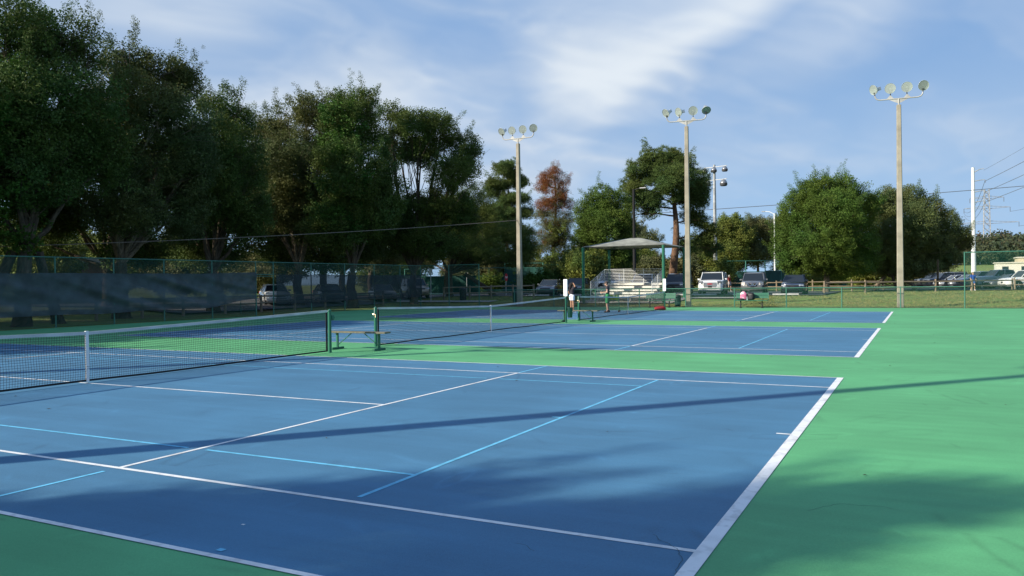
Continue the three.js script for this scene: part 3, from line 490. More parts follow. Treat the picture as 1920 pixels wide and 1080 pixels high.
const lot = laid(-34, 6.6, -74, -54.2, 0.05, M.asphalt, 'car_park', 'dark asphalt car park behind the lawn', 'car park');
const lot2 = laid(13, 60, -120, -77, 0.05, M.asphalt, 'car_park', 'asphalt car park at the right behind the rail fence', 'car park', -0.12);
laid(-46, -26, -62, -24, 0.045, M.asphalt, 'car_park', 'shaded asphalt car park behind the tall fence', 'car park');
laid(-9.6, -2.2, -50.6, -44.6, 0.055, M.concrete, 'concrete_pad', 'concrete pad under the bleachers', 'pad');
laid(-2.2, 2.4, -51.2, -49.6, 0.055, M.concrete, 'footpath', 'concrete footpath running from the bleachers to the car park', 'path');
laid(-30, -17, -47.2, -45.6, 0.06, M.concrete, 'footpath', 'shaded footpath beyond the corner of the tall fence', 'path');
laid(-60, -34, -80, -66, 0.06, std(rgb(0.12, 0.3, 0.24), { roughness: 0.8 }), 'far_court', 'distant green court seen under the trees', 'court');
laid(-19.6, 19.6, -40.55, -40.16, 0.012, M.soil, 'soil_strip', 'bare soil strip along the foot of the low fence', 'soil');
for (let k = 0; k < 14; k++) { const x = -32 + k * 2.72, y = HT(x, -58) + 0.054; new MB().quad(V(x - 0.05, y, -59.6), V(x - 0.05, y, -54.8), V(x + 0.05, y, -54.8), V(x + 0.05, y, -59.6)).mesh('bay_line', M.line, lot); }
function wheelStop(x, z, turn, label) { const g = new MB(), pts = [[-0.09, 0], [-0.06, 0.11], [0.06, 0.11], [0.09, 0]]; for (let i = 0; i < 3; i++) g.quad(V(-0.95, pts[i][1], pts[i][0]), V(0.95, pts[i][1], pts[i][0]), V(0.95, pts[i + 1][1], pts[i + 1][0]), V(-0.95, pts[i + 1][1], pts[i + 1][0])); for (const s of [-1, 1]) g.quad(V(s * 0.95, 0, -0.09), V(s * 0.95, 0.11, -0.06), V(s * 0.95, 0.11, 0.06), V(s * 0.95, 0, 0.09)); const m = g.mesh('wheel_stop', M.stop); m.position.set(x, HT(x, z) + 0.05, z); m.rotation.y = turn; tag(m, label, 'wheel stop', 'white concrete wheel stops in the car park'); }
[[-17.0, -54.7, 'white wheel stop in front of the grey sedan'], [-13.9, -54.6, 'white wheel stop in front of the dark hatchback'], [-5.0, -54.6, 'white wheel stop in front of the dark SUV behind the canopy post'], [-2.3, -54.6, 'white wheel stop in front of the white SUV'], [0.9, -54.7, 'white wheel stop in front of the grey SUV, behind the bench'], [3.9, -54.7, 'white wheel stop in front of the navy hatchback']].forEach(([x, z, l]) => wheelStop(x, z, 0.1, l));

function railFence(pts, label, hgt = 1.12, rails = [0.92, 0.48], mat = M.wood, sag = 0) {
  const g = thing('rail_fence', label, 'rail fence', [pts[0][0], HT(...pts[0]), pts[0][1]], 0, 'low timber rail fences around the car parks'), R = rng(pts.length * 7 + Math.round(pts[0][0] * 10));
  const P = pts.map(([x, z]) => V(x - pts[0][0], HT(x, z) - HT(...pts[0]), z - pts[0][1]));
  P.forEach((p) => { const h = hgt + (R() - 0.5) * 0.1, l = (R() - 0.5) * 0.04; new MB().path([V(p.x, p.y - 0.2, p.z), V(p.x + l, p.y + h - 0.02, p.z), V(p.x + l, p.y + h, p.z)], [0.085, 0.08, 0.065], 9).mesh('post', mat, g); });
  for (let i = 0; i + 1 < P.length; i++) rails.forEach((h, k) => { const a = V(P[i].x, P[i].y + h + (R() - 0.5) * 0.04, P[i].z + 0.03), b = V(P[i + 1].x, P[i + 1].y + h + (R() - 0.5) * 0.04, P[i + 1].z + 0.03), c = a.clone().lerp(b, 0.5); c.y -= sag * (k ? 1 : 0.1); new MB().path([a, c, b], [0.055, 0.06, 0.05], 7).mesh('rail', mat, g); });
}
railFence([[5.9, -62.6], [8.9, -65.4], [11.6, -67.9], [14.3, -70.4], [17.2, -72.4], [20.7, -77.6]], 'sagging timber rail fence across the lawn in front of the parked row at right', 1.1, [0.9, 0.46], M.wood, 0.07);
railFence([[-6.5, -75.4], [-3.3, -75.6], [0, -75.9], [3.4, -76.6], [7.0, -77.6], [9.8, -79.4], [12.5, -81.4], [15.5, -83.6], [18.6, -85.8]], 'timber rail fence behind the parked SUVs and under the right trees');
railFence([[21.0, -78.6], [24, -79.2], [27, -79.8]], 'timber rail fence at the right edge beside the white SUV');
railFence([[-23.6, -49.4], [-21.4, -50.1], [-19.7, -50.8], [-18.0, -51.6], [-16.4, -52.4]], 'pale timber rail fence under the dark trees beside the left light pole', 1.12, [1.0, 0.5]);
railFence([[-24.6, -17.5], [-24.6, -20.2], [-24.7, -23], [-24.8, -26.2], [-24.8, -29.2], [-24.9, -32.4], [-24.8, -35.4], [-24.6, -38.6], [-24.3, -41.6]], 'shaded timber rail fence seen through the windscreens', 1.12, [1.0, 0.55]);

// ---------------------------------------------------------------- cars
const glass = phys(rgb(0.018, 0.024, 0.03), { roughness: 0.08 });
const lampGlass = phys(rgb(0.55, 0.57, 0.6), { roughness: 0.12, metalness: 0.4, clearcoat: 1 });
const chrome = std(rgb(0.75, 0.76, 0.78), { roughness: 0.15, metalness: 1 });
const trim = std(rgb(0.015, 0.015, 0.017), { roughness: 0.6 });
const rimMat = std(rgb(0.5, 0.51, 0.53), { roughness: 0.3, metalness: 0.8 });
const paint = (r, g, b, metal = 0.35) => phys(rgb(r, g, b), { roughness: 0.36, metalness: metal, clearcoat: 1, clearcoatRoughness: 0.04 });
const tyreGeo = (R, w) => new THREE.LatheGeometry([[R * 0.62, -w / 2], [R * 0.9, -w / 2], [R, -w * 0.36], [R, w * 0.36], [R * 0.9, w / 2], [R * 0.62, w / 2], [R * 0.62, -w / 2]].map(([a, b]) => new THREE.Vector2(a, b)), 24).rotateZ(Math.PI / 2);
const rimGeo = (R) => { const m = new MB(); m.add(new THREE.CylinderGeometry(R * 0.63, R * 0.63, 0.05, 20).rotateZ(Math.PI / 2)); return m.geo(); };
const spokeGeo = (R) => { const m = new MB(); for (let k = 0; k < 5; k++) m.add(new THREE.BoxGeometry(0.03, R * 0.56, R * 0.16), new THREE.Matrix4().makeRotationX(k * 1.2566).multiply(new THREE.Matrix4().makeTranslation(0, R * 0.3, 0))); return m.geo(); };
const KIND = {
  sedan: { L: 4.8, W: 1.83, H: 1.455, belt: 0.93, hood: 0.93, nose: 0.74, deck: 0.99, zw: 1.0, r1: 0.3, r2: -0.85, rb: -1.7, wr: 0.7, R: 0.33, wf: 1.42, wbk: -1.38, base: 0.19 },
  hatch: { L: 4.4, W: 1.79, H: 1.58, belt: 1.0, hood: 1.0, nose: 0.82, deck: 1.02, zw: 1.05, r1: 0.35, r2: -1.4, rb: -1.95, wr: 0.7, R: 0.33, wf: 1.32, wbk: -1.3, base: 0.2 },
  suv: { L: 4.9, W: 1.9, H: 1.8, belt: 1.12, hood: 1.12, nose: 0.98, deck: 1.12, zw: 1.1, r1: 0.5, r2: -1.95, rb: -2.25, wr: 0.76, R: 0.37, wf: 1.45, wbk: -1.4, base: 0.25 },
  bigsuv: { L: 5.15, W: 2.03, H: 1.88, belt: 1.2, hood: 1.22, nose: 1.1, deck: 1.2, zw: 1.15, r1: 0.55, r2: -2.15, rb: -2.4, wr: 0.78, R: 0.4, wf: 1.55, wbk: -1.4, base: 0.27 },
  pickup: { L: 5.8, W: 2.0, H: 1.92, belt: 1.26, hood: 1.28, nose: 1.16, deck: 1.28, zw: 1.2, r1: 0.65, r2: -0.75, rb: -1.0, wr: 0.76, R: 0.41, wf: 1.95, wbk: -1.65, base: 0.32 },
};
const protoCar = {};
function carShapes(kind) {
  if (protoCar[kind]) return protoCar[kind];
  const k = KIND[kind], h = k.L / 2, w = k.W / 2, P = {};
  const st = [[-h, 0.8, k.base + 0.2, k.deck - 0.2], [-h + 0.06, 0.9, k.base + 0.08, k.deck - 0.08], [-h + 0.22, 0.97, k.base + 0.02, k.deck - 0.01], [k.rb + 0.1, 1, k.base, k.belt + 0.01], [0, 1, k.base - 0.02, k.belt], [k.zw, 1, k.base, k.hood], [mix(k.zw, h, 0.45), 0.99, k.base, mix(k.hood, k.nose, 0.25)], [h - 0.32, 0.965, k.base + 0.02, k.nose + 0.04], [h - 0.1, 0.9, k.base + 0.05, k.nose - 0.03], [h, 0.78, k.base + 0.14, k.nose - 0.14]];
  const sec = ([z, s, yb, yt]) => { const W2 = w * s, q = [[W2 * 0.86, yb], [W2 * 0.985, yb + 0.1], [W2, mix(yb, yt, 0.45)], [W2 * 0.985, mix(yb, yt, 0.68)], [W2 * 0.955, yt - 0.05], [W2 * 0.88, yt], [W2 * 0.5, yt + 0.03], [0, yt + 0.04]]; return [...q.map(([x, y]) => V(x, y, z)), ...q.slice(0, -1).reverse().map(([x, y]) => V(-x, y, z))]; };
  const m = new MB(), S2 = st.map(sec), n = S2[0].length;
  for (let i = 0; i + 1 < S2.length; i++) for (let j = 0; j < n; j++) m.quad(S2[i][j], S2[i][(j + 1) % n], S2[i + 1][(j + 1) % n], S2[i + 1][j]);
  for (const [i, s] of [[0, 1], [S2.length - 1, -1]]) { const c = V(0, mix(st[i][2], st[i][3], 0.5), st[i][0]); for (let j = 0; j < n; j++) s > 0 ? m.tri(c, S2[i][(j + 1) % n], S2[i][j]) : m.tri(c, S2[i][j], S2[i][(j + 1) % n]); }
  const raw = m.geo(); raw.deleteAttribute('normal'); raw.deleteAttribute('uv'); P.body = toCreasedNormals(mergeVertices(raw, 1e-4), 0.7);
  const wb = w * 0.9, wr = w * k.wr, yb = k.belt - 0.01, yt = k.H - 0.05, A = (s, d = 0) => V(s * (wb - d), yb, k.zw + 0.02), Bq = (s, d = 0) => V(s * (wr - d), yt, k.r1), C = (s, d = 0) => V(s * (wr - d), yt, k.r2), E = (s, d = 0) => V(s * (wb - d), yb, k.rb);
  P.windscreen = new MB().quad(A(1, 0.01), Bq(1, 0.01), Bq(-1, 0.01), A(-1, 0.01)).geo(); P.rear = new MB().quad(E(-1), C(-1), C(1), E(1)).geo();
  const zm = (k.r1 + k.r2) / 2 + 0.1, zbm = (k.zw + k.rb) / 2 + 0.05, mid = (s, t) => V(s * mix(wb, wr, t), mix(yb, yt, t), mix(zbm, zm, t));
  P.side = [-1, 1].map((s) => [[A(s), Bq(s), mid(s, 1), mid(s, 0)], [mid(s, 0), mid(s, 1), C(s), E(s)]].map((q) => (s > 0 ? new MB().quad(q[0], q[3], q[2], q[1]) : new MB().quad(...q)).geo()));
  const rf = new MB(), rs = [[k.r1 + 0.03, -0.012], [k.r1 - 0.25, 0.035], [(k.r1 + k.r2) / 2, 0.05], [k.r2 + 0.25, 0.035], [k.r2 - 0.04, -0.012]].map(([z, dy]) => [-1.02, -0.85, -0.4, 0, 0.4, 0.85, 1.02].map((u) => V(u * wr, yt + dy + (Math.abs(u) > 1 ? -0.015 : 0.012 * (1 - u * u)) , z)));
  for (let i = 0; i + 1 < rs.length; i++) for (let j = 0; j < 6; j++) rf.quad(rs[i][j], rs[i][j + 1], rs[i + 1][j + 1], rs[i + 1][j]); for (let j = 0; j < 6; j++) { rf.quad(rs[4][j].clone().setY(yt - 0.03), rs[4][j], rs[4][j + 1], rs[4][j + 1].clone().setY(yt - 0.03)); rf.quad(rs[0][j + 1].clone().setY(yt - 0.03), rs[0][j + 1], rs[0][j], rs[0][j].clone().setY(yt - 0.03)); }
  const r2 = rf.geo(); r2.deleteAttribute('normal'); r2.deleteAttribute('uv'); P.roof = toCreasedNormals(mergeVertices(r2, 1e-4), 0.6);
  P.pillars = [-1, 1].flatMap((s) => [[A(s), Bq(s), 0.035], [mid(s, 0), mid(s, 1), 0.03], [E(s), C(s), 0.05]].map(([a, b, r]) => new MB().tube(a, b.clone().setY(b.y + 0.02), r, r, 7).geo()));
  P.tyre = tyreGeo(k.R, 0.23); P.rim = rimGeo(k.R); P.spoke = spokeGeo(k.R);
  P.arch = new THREE.CylinderGeometry(k.R + 0.07, k.R + 0.07, 0.03, 24).rotateZ(Math.PI / 2);
  return (protoCar[kind] = P);
}
function car(kind, colour, [x, z], turn, label, o = {}) {
  const k = KIND[kind], P = carShapes(kind), g = thing('parked_car', label, o.category || 'car', [x, HT(x, z) + 0.05, z], turn, o.group || 'cars in the car park behind the lawn'), h = k.L / 2, w = k.W / 2;
  put('body', P.body, colour, g); put('roof', P.roof, o.roof || colour, g); put('windshield', P.windscreen, glass, g); put('rear_window', P.rear, glass, g);
  P.side.flat().forEach((q) => put('side_window', q, glass, g)); P.pillars.forEach((q) => put('pillar', q, colour, g));
  for (const s of [-1, 1]) {
    for (const zz of [k.wf, k.wbk]) { const wl = new THREE.Group(); wl.name = 'wheel'; wl.position.set(s * (w - 0.1), k.R, zz); g.add(wl); put('tyre', P.tyre, M.rubber, wl); const r = put('rim', P.rim, trim, wl); r.position.x = s * 0.06; const q = put('spokes', P.spoke, rimMat, wl); q.position.x = s * 0.095; const a = put('wheel_arch', P.arch, trim, g); a.position.set(s * (w - 0.012), k.R + 0.02, zz); }
    new MB().rbox(s * (w * 0.72), k.nose - 0.12, h - 0.1, 0.36, o.lampH || 0.14, 0.16, 0.04, s * 0.45).mesh('headlight', o.lamp || lampGlass, g);
    new MB().rbox(s * (w + 0.07), k.belt + 0.07, k.zw - 0.3, 0.2, 0.14, 0.1, 0.04).mesh('wing_mirror', o.mirror || colour, g);
    new MB().rbox(s * (w * 0.82), k.deck - 0.16, -h + 0.05, 0.2, 0.2, 0.1, 0.03).mesh('tail_light', M.red, g);
    new MB().rbox(s * w * 0.62, k.base + 0.26, h - 0.04, 0.16, 0.08, 0.06, 0.02).mesh('fog_light', lampGlass, g);
    new MB().rbox(s * (w + 0.003), k.belt - 0.16, -0.05, 0.02, 0.03, 0.18, 0.008).mesh('door_handle', o.handle || colour, g);
    if (o.rails) new MB().path([V(s * w * k.wr * 0.86, k.H - 0.02, k.r1 - 0.15), V(s * w * k.wr * 0.86, k.H + 0.05, k.r1 - 0.3), V(s * w * k.wr * 0.86, k.H + 0.05, k.r2 + 0.3), V(s * w * k.wr * 0.86, k.H - 0.02, k.r2 + 0.15)], 0.018, 6).mesh('roof_rail', trim, g);
  }
  const gh = o.grilleH || 0.13, gw = o.grilleW || 0.9;
  new MB().rbox(0, k.nose - 0.14 - gh / 2 + 0.06, h - 0.03, gw, gh, 0.08, 0.03).mesh('grille', o.grille || trim, g);
  new MB().rbox(0, k.base + 0.22, h - 0.05, k.W * 0.62, 0.12, 0.1, 0.03).mesh('lower_intake', trim, g);
  new MB().rbox(0, k.base + 0.4, h + 0.012, 0.31, 0.15, 0.012, 0.004).mesh('licence_plate', o.plate || trim, g);
  new MB().box(0, k.base + 0.02, 0, k.W * 0.86, 0.1, k.L * 0.8).mesh('underbody', trim, g);
  if (kind === 'pickup') new MB().rbox(0, k.deck + 0.015, -1.95, k.W * 0.84, 0.05, 1.75, 0.01).mesh('bed_cover', trim, g);
  return g;
}
const silver = paint(0.55, 0.56, 0.58, 0.4), grey = paint(0.13, 0.135, 0.14, 0.5), white = paint(0.78, 0.77, 0.73, 0.0), navy = paint(0.012, 0.017, 0.03, 0.4), dark = paint(0.025, 0.028, 0.034, 0.4), tan = paint(0.34, 0.27, 0.21, 0.4), slate = paint(0.32, 0.34, 0.36, 0.4), pewter = paint(0.22, 0.215, 0.21, 0.55);
const Z = (zFront, kind) => zFront - KIND[kind].L / 2;
car('sedan', grey, [-17.1, Z(-55.1, 'sedan')], 0.2, 'dark grey sedan at the left end of the parked row');
car('hatch', paint(0.02, 0.03, 0.035), [-14.3, Z(-55.0, 'hatch')], 0.15, 'dark hatchback between the grey sedan and the silver pickup');
car('pickup', silver, [-11.2, Z(-54.8, 'pickup')], 0.12, 'silver pickup truck left of the bleachers', { category: 'pickup truck', grilleH: 0.36, grilleW: 1.2, lampH: 0.26 });
car('suv', silver, [-8.2, Z(-55.2, 'suv')], 0.12, 'silver SUV seen through the bleacher railings', { rails: true });
car('suv', dark, [-5.2, Z(-55.0, 'suv')], 0.1, 'dark SUV parked behind the right canopy posts');
const ws = car('bigsuv', white, [-2.35, Z(-55.4, 'bigsuv')], 0.12, 'large white SUV with a broad chrome grille', { rails: true, grille: std(rgb(0.42, 0.42, 0.43), { roughness: 0.3, metalness: 0.7 }), grilleH: 0.42, grilleW: 1.0, lampH: 0.28, lamp: phys(rgb(0.12, 0.13, 0.15), { roughness: 0.1, clearcoat: 1 }) });
const font = await new FontLoader().loadAsync('fonts/droid/droid_sans_bold.typeface.json');
{ const t = new TextGeometry('GMC', { font, size: 0.13, depth: 0.02, curveSegments: 4 }); t.computeBoundingBox(); t.translate(-t.boundingBox.max.x / 2, 0, 0); const q = put('badge', t, std(rgb(0.55, 0.02, 0.03), { roughness: 0.4 }), ws); q.position.set(0, 0.83, 5.15 / 2 + 0.012); for (const s of [-1, 1]) new MB().tube(V(s * 0.5, 0.7, 2.6), V(s * 0.5, 1.02, 2.6), 0.016, 0.016, 6).mesh('grille_trim', chrome, ws); }
const ns = car('suv', pewter, [0.75, Z(-56.9, 'suv')], 0.11, 'pewter grey SUV with roof rails behind the green bench', { rails: true, grilleH: 0.26, grilleW: 0.8, lampH: 0.26, lamp: phys(rgb(0.6, 0.55, 0.5), { roughness: 0.15, clearcoat: 1 }), grille: trim });
{ const ring = new THREE.TorusGeometry(0.075, 0.012, 8, 20); const q = put('badge', ring, chrome, ns); q.position.set(0, 0.8, 2.5); new MB().rbox(0, 0.8, 2.5, 0.2, 0.035, 0.02, 0.008).mesh('badge', chrome, ns); for (const s of [-1, 1]) new MB().path([V(s * 0.42, 0.94, 2.45), V(s * 0.24, 0.7, 2.5), V(0, 0.68, 2.51)], 0.035, 6).mesh('grille_trim', chrome, ns); }
const hv = car('hatch', navy, [4.1, Z(-56.1, 'hatch')], 0.05, 'navy hatchback with a chrome grille bar at the right end of the parked row', { grilleH: 0.1 });
new MB().path([V(-0.62, 0.79, 2.1), V(-0.3, 0.76, 2.2), V(0, 0.74, 2.215), V(0.3, 0.76, 2.2), V(0.62, 0.79, 2.1)], 0.03, 6).mesh('grille_trim', chrome, hv);
// row at the right, fronts to the left
const RG = 'cars in the right hand parked row';
[['suv', dark, 'black SUV at the far left end of the right row'], ['suv', navy, 'navy SUV with a pale roof in the right row', white], ['sedan', silver, 'silver sedan in the right row behind a thin dark post'], ['sedan', slate, 'grey sedan in the right row left of the tall fence post'], ['suv', slate, 'slate grey SUV in the right row behind the person in blue'], ['pickup', slate, 'grey pickup truck in the right row'], ['sedan', grey, 'grey sedan beside the white SUV in the right row'], ['suv', white, 'white SUV nearest in the right row beside the tall fence']].forEach(([kd, c, l, roof], i) => {
  const t = i / 7, fx = mix(12.6, 20.0, t), fz = mix(-100.5, -79.3, t), turn = -Math.PI / 2 + 0.42, h = KIND[kd].L / 2; car(kd, c, [fx - Math.sin(turn) * h, fz - Math.cos(turn) * h], turn, l, { group: RG, roof });
});
const LG = 'cars behind the windscreens';
car('sedan', white, [-29.8, -35.6], 0.9, 'white sedan seen past the gate through the windscreen', { group: LG });
car('sedan', dark, [-29.4, -41.2], 0.9, 'dark sedan behind the right windscreen', { group: LG });
car('sedan', tan, [-28.2, -46.8], 0.8, 'tan sedan seen through the right windscreen between trunks', { group: LG });
car('suv', tan, [-27.4, -50.5], 0.8, 'tan SUV at the right end of the right windscreen', { group: LG });

// ---------------------------------------------------------------- poles, signs, bins, far fences, power line
{
  const y = HT(-11.2, -66), g = thing('street_light', 'slim black street light pole behind the canopy', 'street light', [-11.4, y, -64.5]);
  new MB().tube(V(0, -0.1, 0), V(0, 10.1, 0), 0.17, 0.115, 12).mesh('pole', std(rgb(0.01, 0.01, 0.011), { roughness: 0.85 }), g); new MB().rbox(0, 0.25, 0, 0.42, 0.5, 0.42, 0.04).mesh('base', M.black, g);
  new MB().path([V(0, 10.0, 0), V(0.35, 10.12, 0), V(0.7, 10.15, 0)], 0.03, 6).mesh('arm', M.black, g); new MB().rbox(0.95, 10.16, 0, 0.62, 0.1, 0.32, 0.03).mesh('lamp_head', M.steel, g);
}
{
  const g = thing('light_pole', 'grey steel floodlight mast with two crossbars of dome lamps beyond the car park', 'light pole', [-12.1, 0.43, -101.7], -0.3);
  new MB().tube(V(0, -0.2, 0), V(0, 17.2, 0), 0.33, 0.16, 14).mesh('pole', M.steel, g);
  for (const [yy, w] of [[16.9, 2.0], [14.6 + 0.5, 2.0]]) new MB().rbox(0.15, yy, 0, w * 1.75, 0.09, 0.09, 0.02).mesh('crossbar', M.steel, g);
  for (const [x, yy, z, s] of [[-1.5, 16.8, 0, 1.0], [0.1, 16.8, 0.3, 1.0], [1.6, 16.8, 0, 1.0], [-0.9, 15.0, 0.2, 1.0], [1.4, 15.0, 0, 1.25]]) { const f = new THREE.Group(); f.name = 'floodlight'; f.position.set(x, yy, z); g.add(f); put('dome', new THREE.LatheGeometry([[0.02, 0.1], [0.16, 0.02], [0.32, -0.15], [0.4, -0.38], [0.39, -0.5], [0.3, -0.62], [0, -0.64]].map(([a, b]) => new THREE.Vector2(a * s, b * s)), 16), std(rgb(0.3, 0.31, 0.32), { roughness: 0.35, metalness: 0.6 }), f); put('visor', new THREE.LatheGeometry([[0.405, -0.36], [0.41, -0.56], [0.32, -0.68]].map(([a, b]) => new THREE.Vector2(a * s, b * s)), 16), std(rgb(0.06, 0.06, 0.065), { side: THREE.DoubleSide }), f); }
  const b = put('cabinet', new RoundedBoxGeometry(0.6, 1.6, 0.5, 2, 0.03), M.whitePaint, g); b.position.set(-1.0, 3.2, 0.2);
}
{
  const g = thing('light_pole', 'thin white pole half hidden by the bright green tree', 'pole', [-6.4, 0.43, -116]);
  new MB().tube(V(0, -0.2, 0), V(0, 11.2, 0), 0.14, 0.09, 10).mesh('pole', M.whitePaint, g); new MB().path([V(0, 11.1, 0), V(-0.7, 11.5, 0), V(-1.4, 11.6, 0)], 0.05, 6).mesh('arm', M.whitePaint, g); new MB().rbox(-1.6, 11.58, 0, 0.5, 0.12, 0.3, 0.04).mesh('lamp_head', M.steel, g);
}
function bin(x, z, h, r, mat, label) { const g = thing('litter_bin', label, 'bin', [x, HT(x, z) + 0.02, z]); put('body', new THREE.LatheGeometry([[0, 0], [r * 0.82, 0], [r * 0.86, 0.03], [r, h * 0.86], [r * 1.06, h * 0.88], [r * 1.06, h * 0.93]].map(([a, b]) => new THREE.Vector2(a, b)), 18), mat, g); put('lid', new THREE.LatheGeometry([[r * 1.06, h * 0.93], [r, h], [r * 0.55, h * 1.07], [r * 0.5, h * 1.03], [0, h * 1.03]].map(([a, b]) => new THREE.Vector2(a, b)), 18), M.black, g); for (let k = 0; k < 9; k++) { const a = k / 9 * 6.283; new MB().tube(V(Math.cos(a) * r * 0.87, 0.05, Math.sin(a) * r * 0.87), V(Math.cos(a) * r, h * 0.85, Math.sin(a) * r), 0.012, 0.012, 4).mesh('slat', mat, g); } }
bin(-20.6, -47.6, 1.0, 0.3, M.black, 'black litter bin beside the shaded footpath under the trees');
bin(-12.75, -41.9, 0.95, 0.26, std(rgb(0.01, 0.05, 0.035), { roughness: 0.6 }), 'dark green litter bin left of the left light pole');
bin(-0.75, -41.1, 0.72, 0.2, std(rgb(0.008, 0.05, 0.045), { roughness: 0.6 }), 'dark green litter bin beside the farthest net post');
{
  const g = thing('stop_sign', 'red stop sign seen edgeways in front of the green screens', 'sign', [-21.7, 0.43, -57.4], 1.66);
  new MB().tube(V(0, -0.1, 0), V(0, 2.1, 0), 0.03, 0.03, 8).mesh('post', M.galv, g);
  put('plate', new THREE.CylinderGeometry(0.38, 0.38, 0.02, 8).rotateY(Math.PI / 8).rotateX(Math.PI / 2).translate(0, 1.75, 0.04), M.red, g);
  const t = new TextGeometry('STOP', { font, size: 0.17, depth: 0.004, curveSegments: 3 }); t.computeBoundingBox(); t.translate(-t.boundingBox.max.x / 2, 1.665, 0.051); put('lettering', t, M.whitePaint, g);
}
function signPost(x, z, h, w, hh, label, turn = 0) { const g = thing('small_sign', label, 'sign', [x, HT(x, z), z], turn); new MB().tube(V(0, -0.1, 0), V(0, h, 0), 0.03, 0.03, 8).mesh('post', M.galv, g); new MB().rbox(0, h - hh / 2, 0.04, w, hh, 0.012, 0.004).mesh('plate', M.whitePaint, g); }
signPost(-23.1, -46.6, 2.75, 0.28, 0.42, 'small white sign above the right end of the right windscreen', 0.5);
signPost(-27.8, -60.5, 2.3, 0.26, 0.36, 'small white sign in front of the distant green screen', 0.5);
signPost(11.5, -84, 2.1, 0.3, 0.45, 'small white sign in the shade under the grey green tree');
{ const g = thing('timber_post', 'thin dark post in front of the silver sedan in the right row', 'post', [14.6, 0.43, -76.5]); new MB().tube(V(0, -0.2, 0), V(0, 2.9, 0), 0.1, 0.09, 9).mesh('post', M.bark, g); new MB().tube(V(0, 2.9, 0), V(0, 2.95, 0), 0.11, 0.05, 9).mesh('post_cap', M.bark, g); }
function farFence(x0, z0, x1, z1, n, h, screenH, label) {
  const g = thing('screened_fence', label, 'fence', [x0, HT(x0, z0), z0], 0, 'distant green fences of other courts'), dx = x1 - x0, dz = z1 - z0;
  for (let k = 0; k <= n; k++) new MB().tube(V(dx * k / n, -0.1, dz * k / n), V(dx * k / n, h, dz * k / n), 0.06, 0.06, 8).mesh('post', std(rgb(0.05, 0.2, 0.15), { roughness: 0.5 }), g);
  new MB().tube(V(0, h, 0), V(dx, h, dz), 0.045, 0.045, 6).mesh('top_rail', M.fenceGreen, g); new MB().tube(V(0, screenH, 0), V(dx, screenH, dz), 0.03, 0.03, 6).mesh('middle_rail', M.fenceGreen, g);
  for (let k = 0; k < n; k++) { const a = k / n, b = (k + 1) / n, o = 0.08, m = new MB(), q = 6, hx = (f) => dx * mix(a, b, f), hz = (f) => dz * mix(a, b, f) + o + 0.05 * Math.sin(f * 9 + k); for (let i = 0; i < q; i++) { const f0 = i / q, f1 = (i + 1) / q; m.quad(V(hx(f0), 0.1, hz(f0)), V(hx(f1), 0.1, hz(f1)), V(hx(f1), screenH, hz(f1)), V(hx(f0), screenH, hz(f0))); } m.mesh('screen_panel', M.screenFar, g); }
}
farFence(-9.6, -86.3, -3.4, -89.5, 3, 3.5, 2.2, 'dark green screened fence behind the pewter SUV');
farFence(-3.4, -89.5, 3.6, -116, 6, 3.5, 2.3, 'dark green screened fence receding behind the navy hatchback');
farFence(-42, -70, -29.5, -73.5, 5, 3.0, 2.1, 'long dark green screened fence under the left trees');
farFence(-28.5, -70.2, -24.5, -71.8, 2, 3.4, 2.9, 'bright green screened fence bay behind the stop sign');
farFence(-24.5, -71.8, -19.5, -80, 4, 3.2, 2.4, 'green screened fence behind the grey sedan');
const wireMat = M.wire;
function span(a, b, sag, r, name, label, mat = wireMat) { const n = 24, pts = []; for (let i = 0; i <= n; i++) { const t = i / n, p = a.clone().lerp(b, t); p.y -= sag * 4 * t * (1 - t); pts.push(p); } const m = new MB().path(pts, r, 5).mesh(name, mat); return tag(m, label, 'cable'); }
span(V(-11.9, 6.05, -40.75), V(-26.5, 3.35, -8), 0.25, 0.02, 'overhead_cable', 'brown cable running past the dark trees to the left light pole', M.cable);
span(V(-40, 13.0, -122), V(52, 17.0, -142), 0.35, 0.05, 'overhead_cable', 'dark cable crossing the sky behind the right trees');
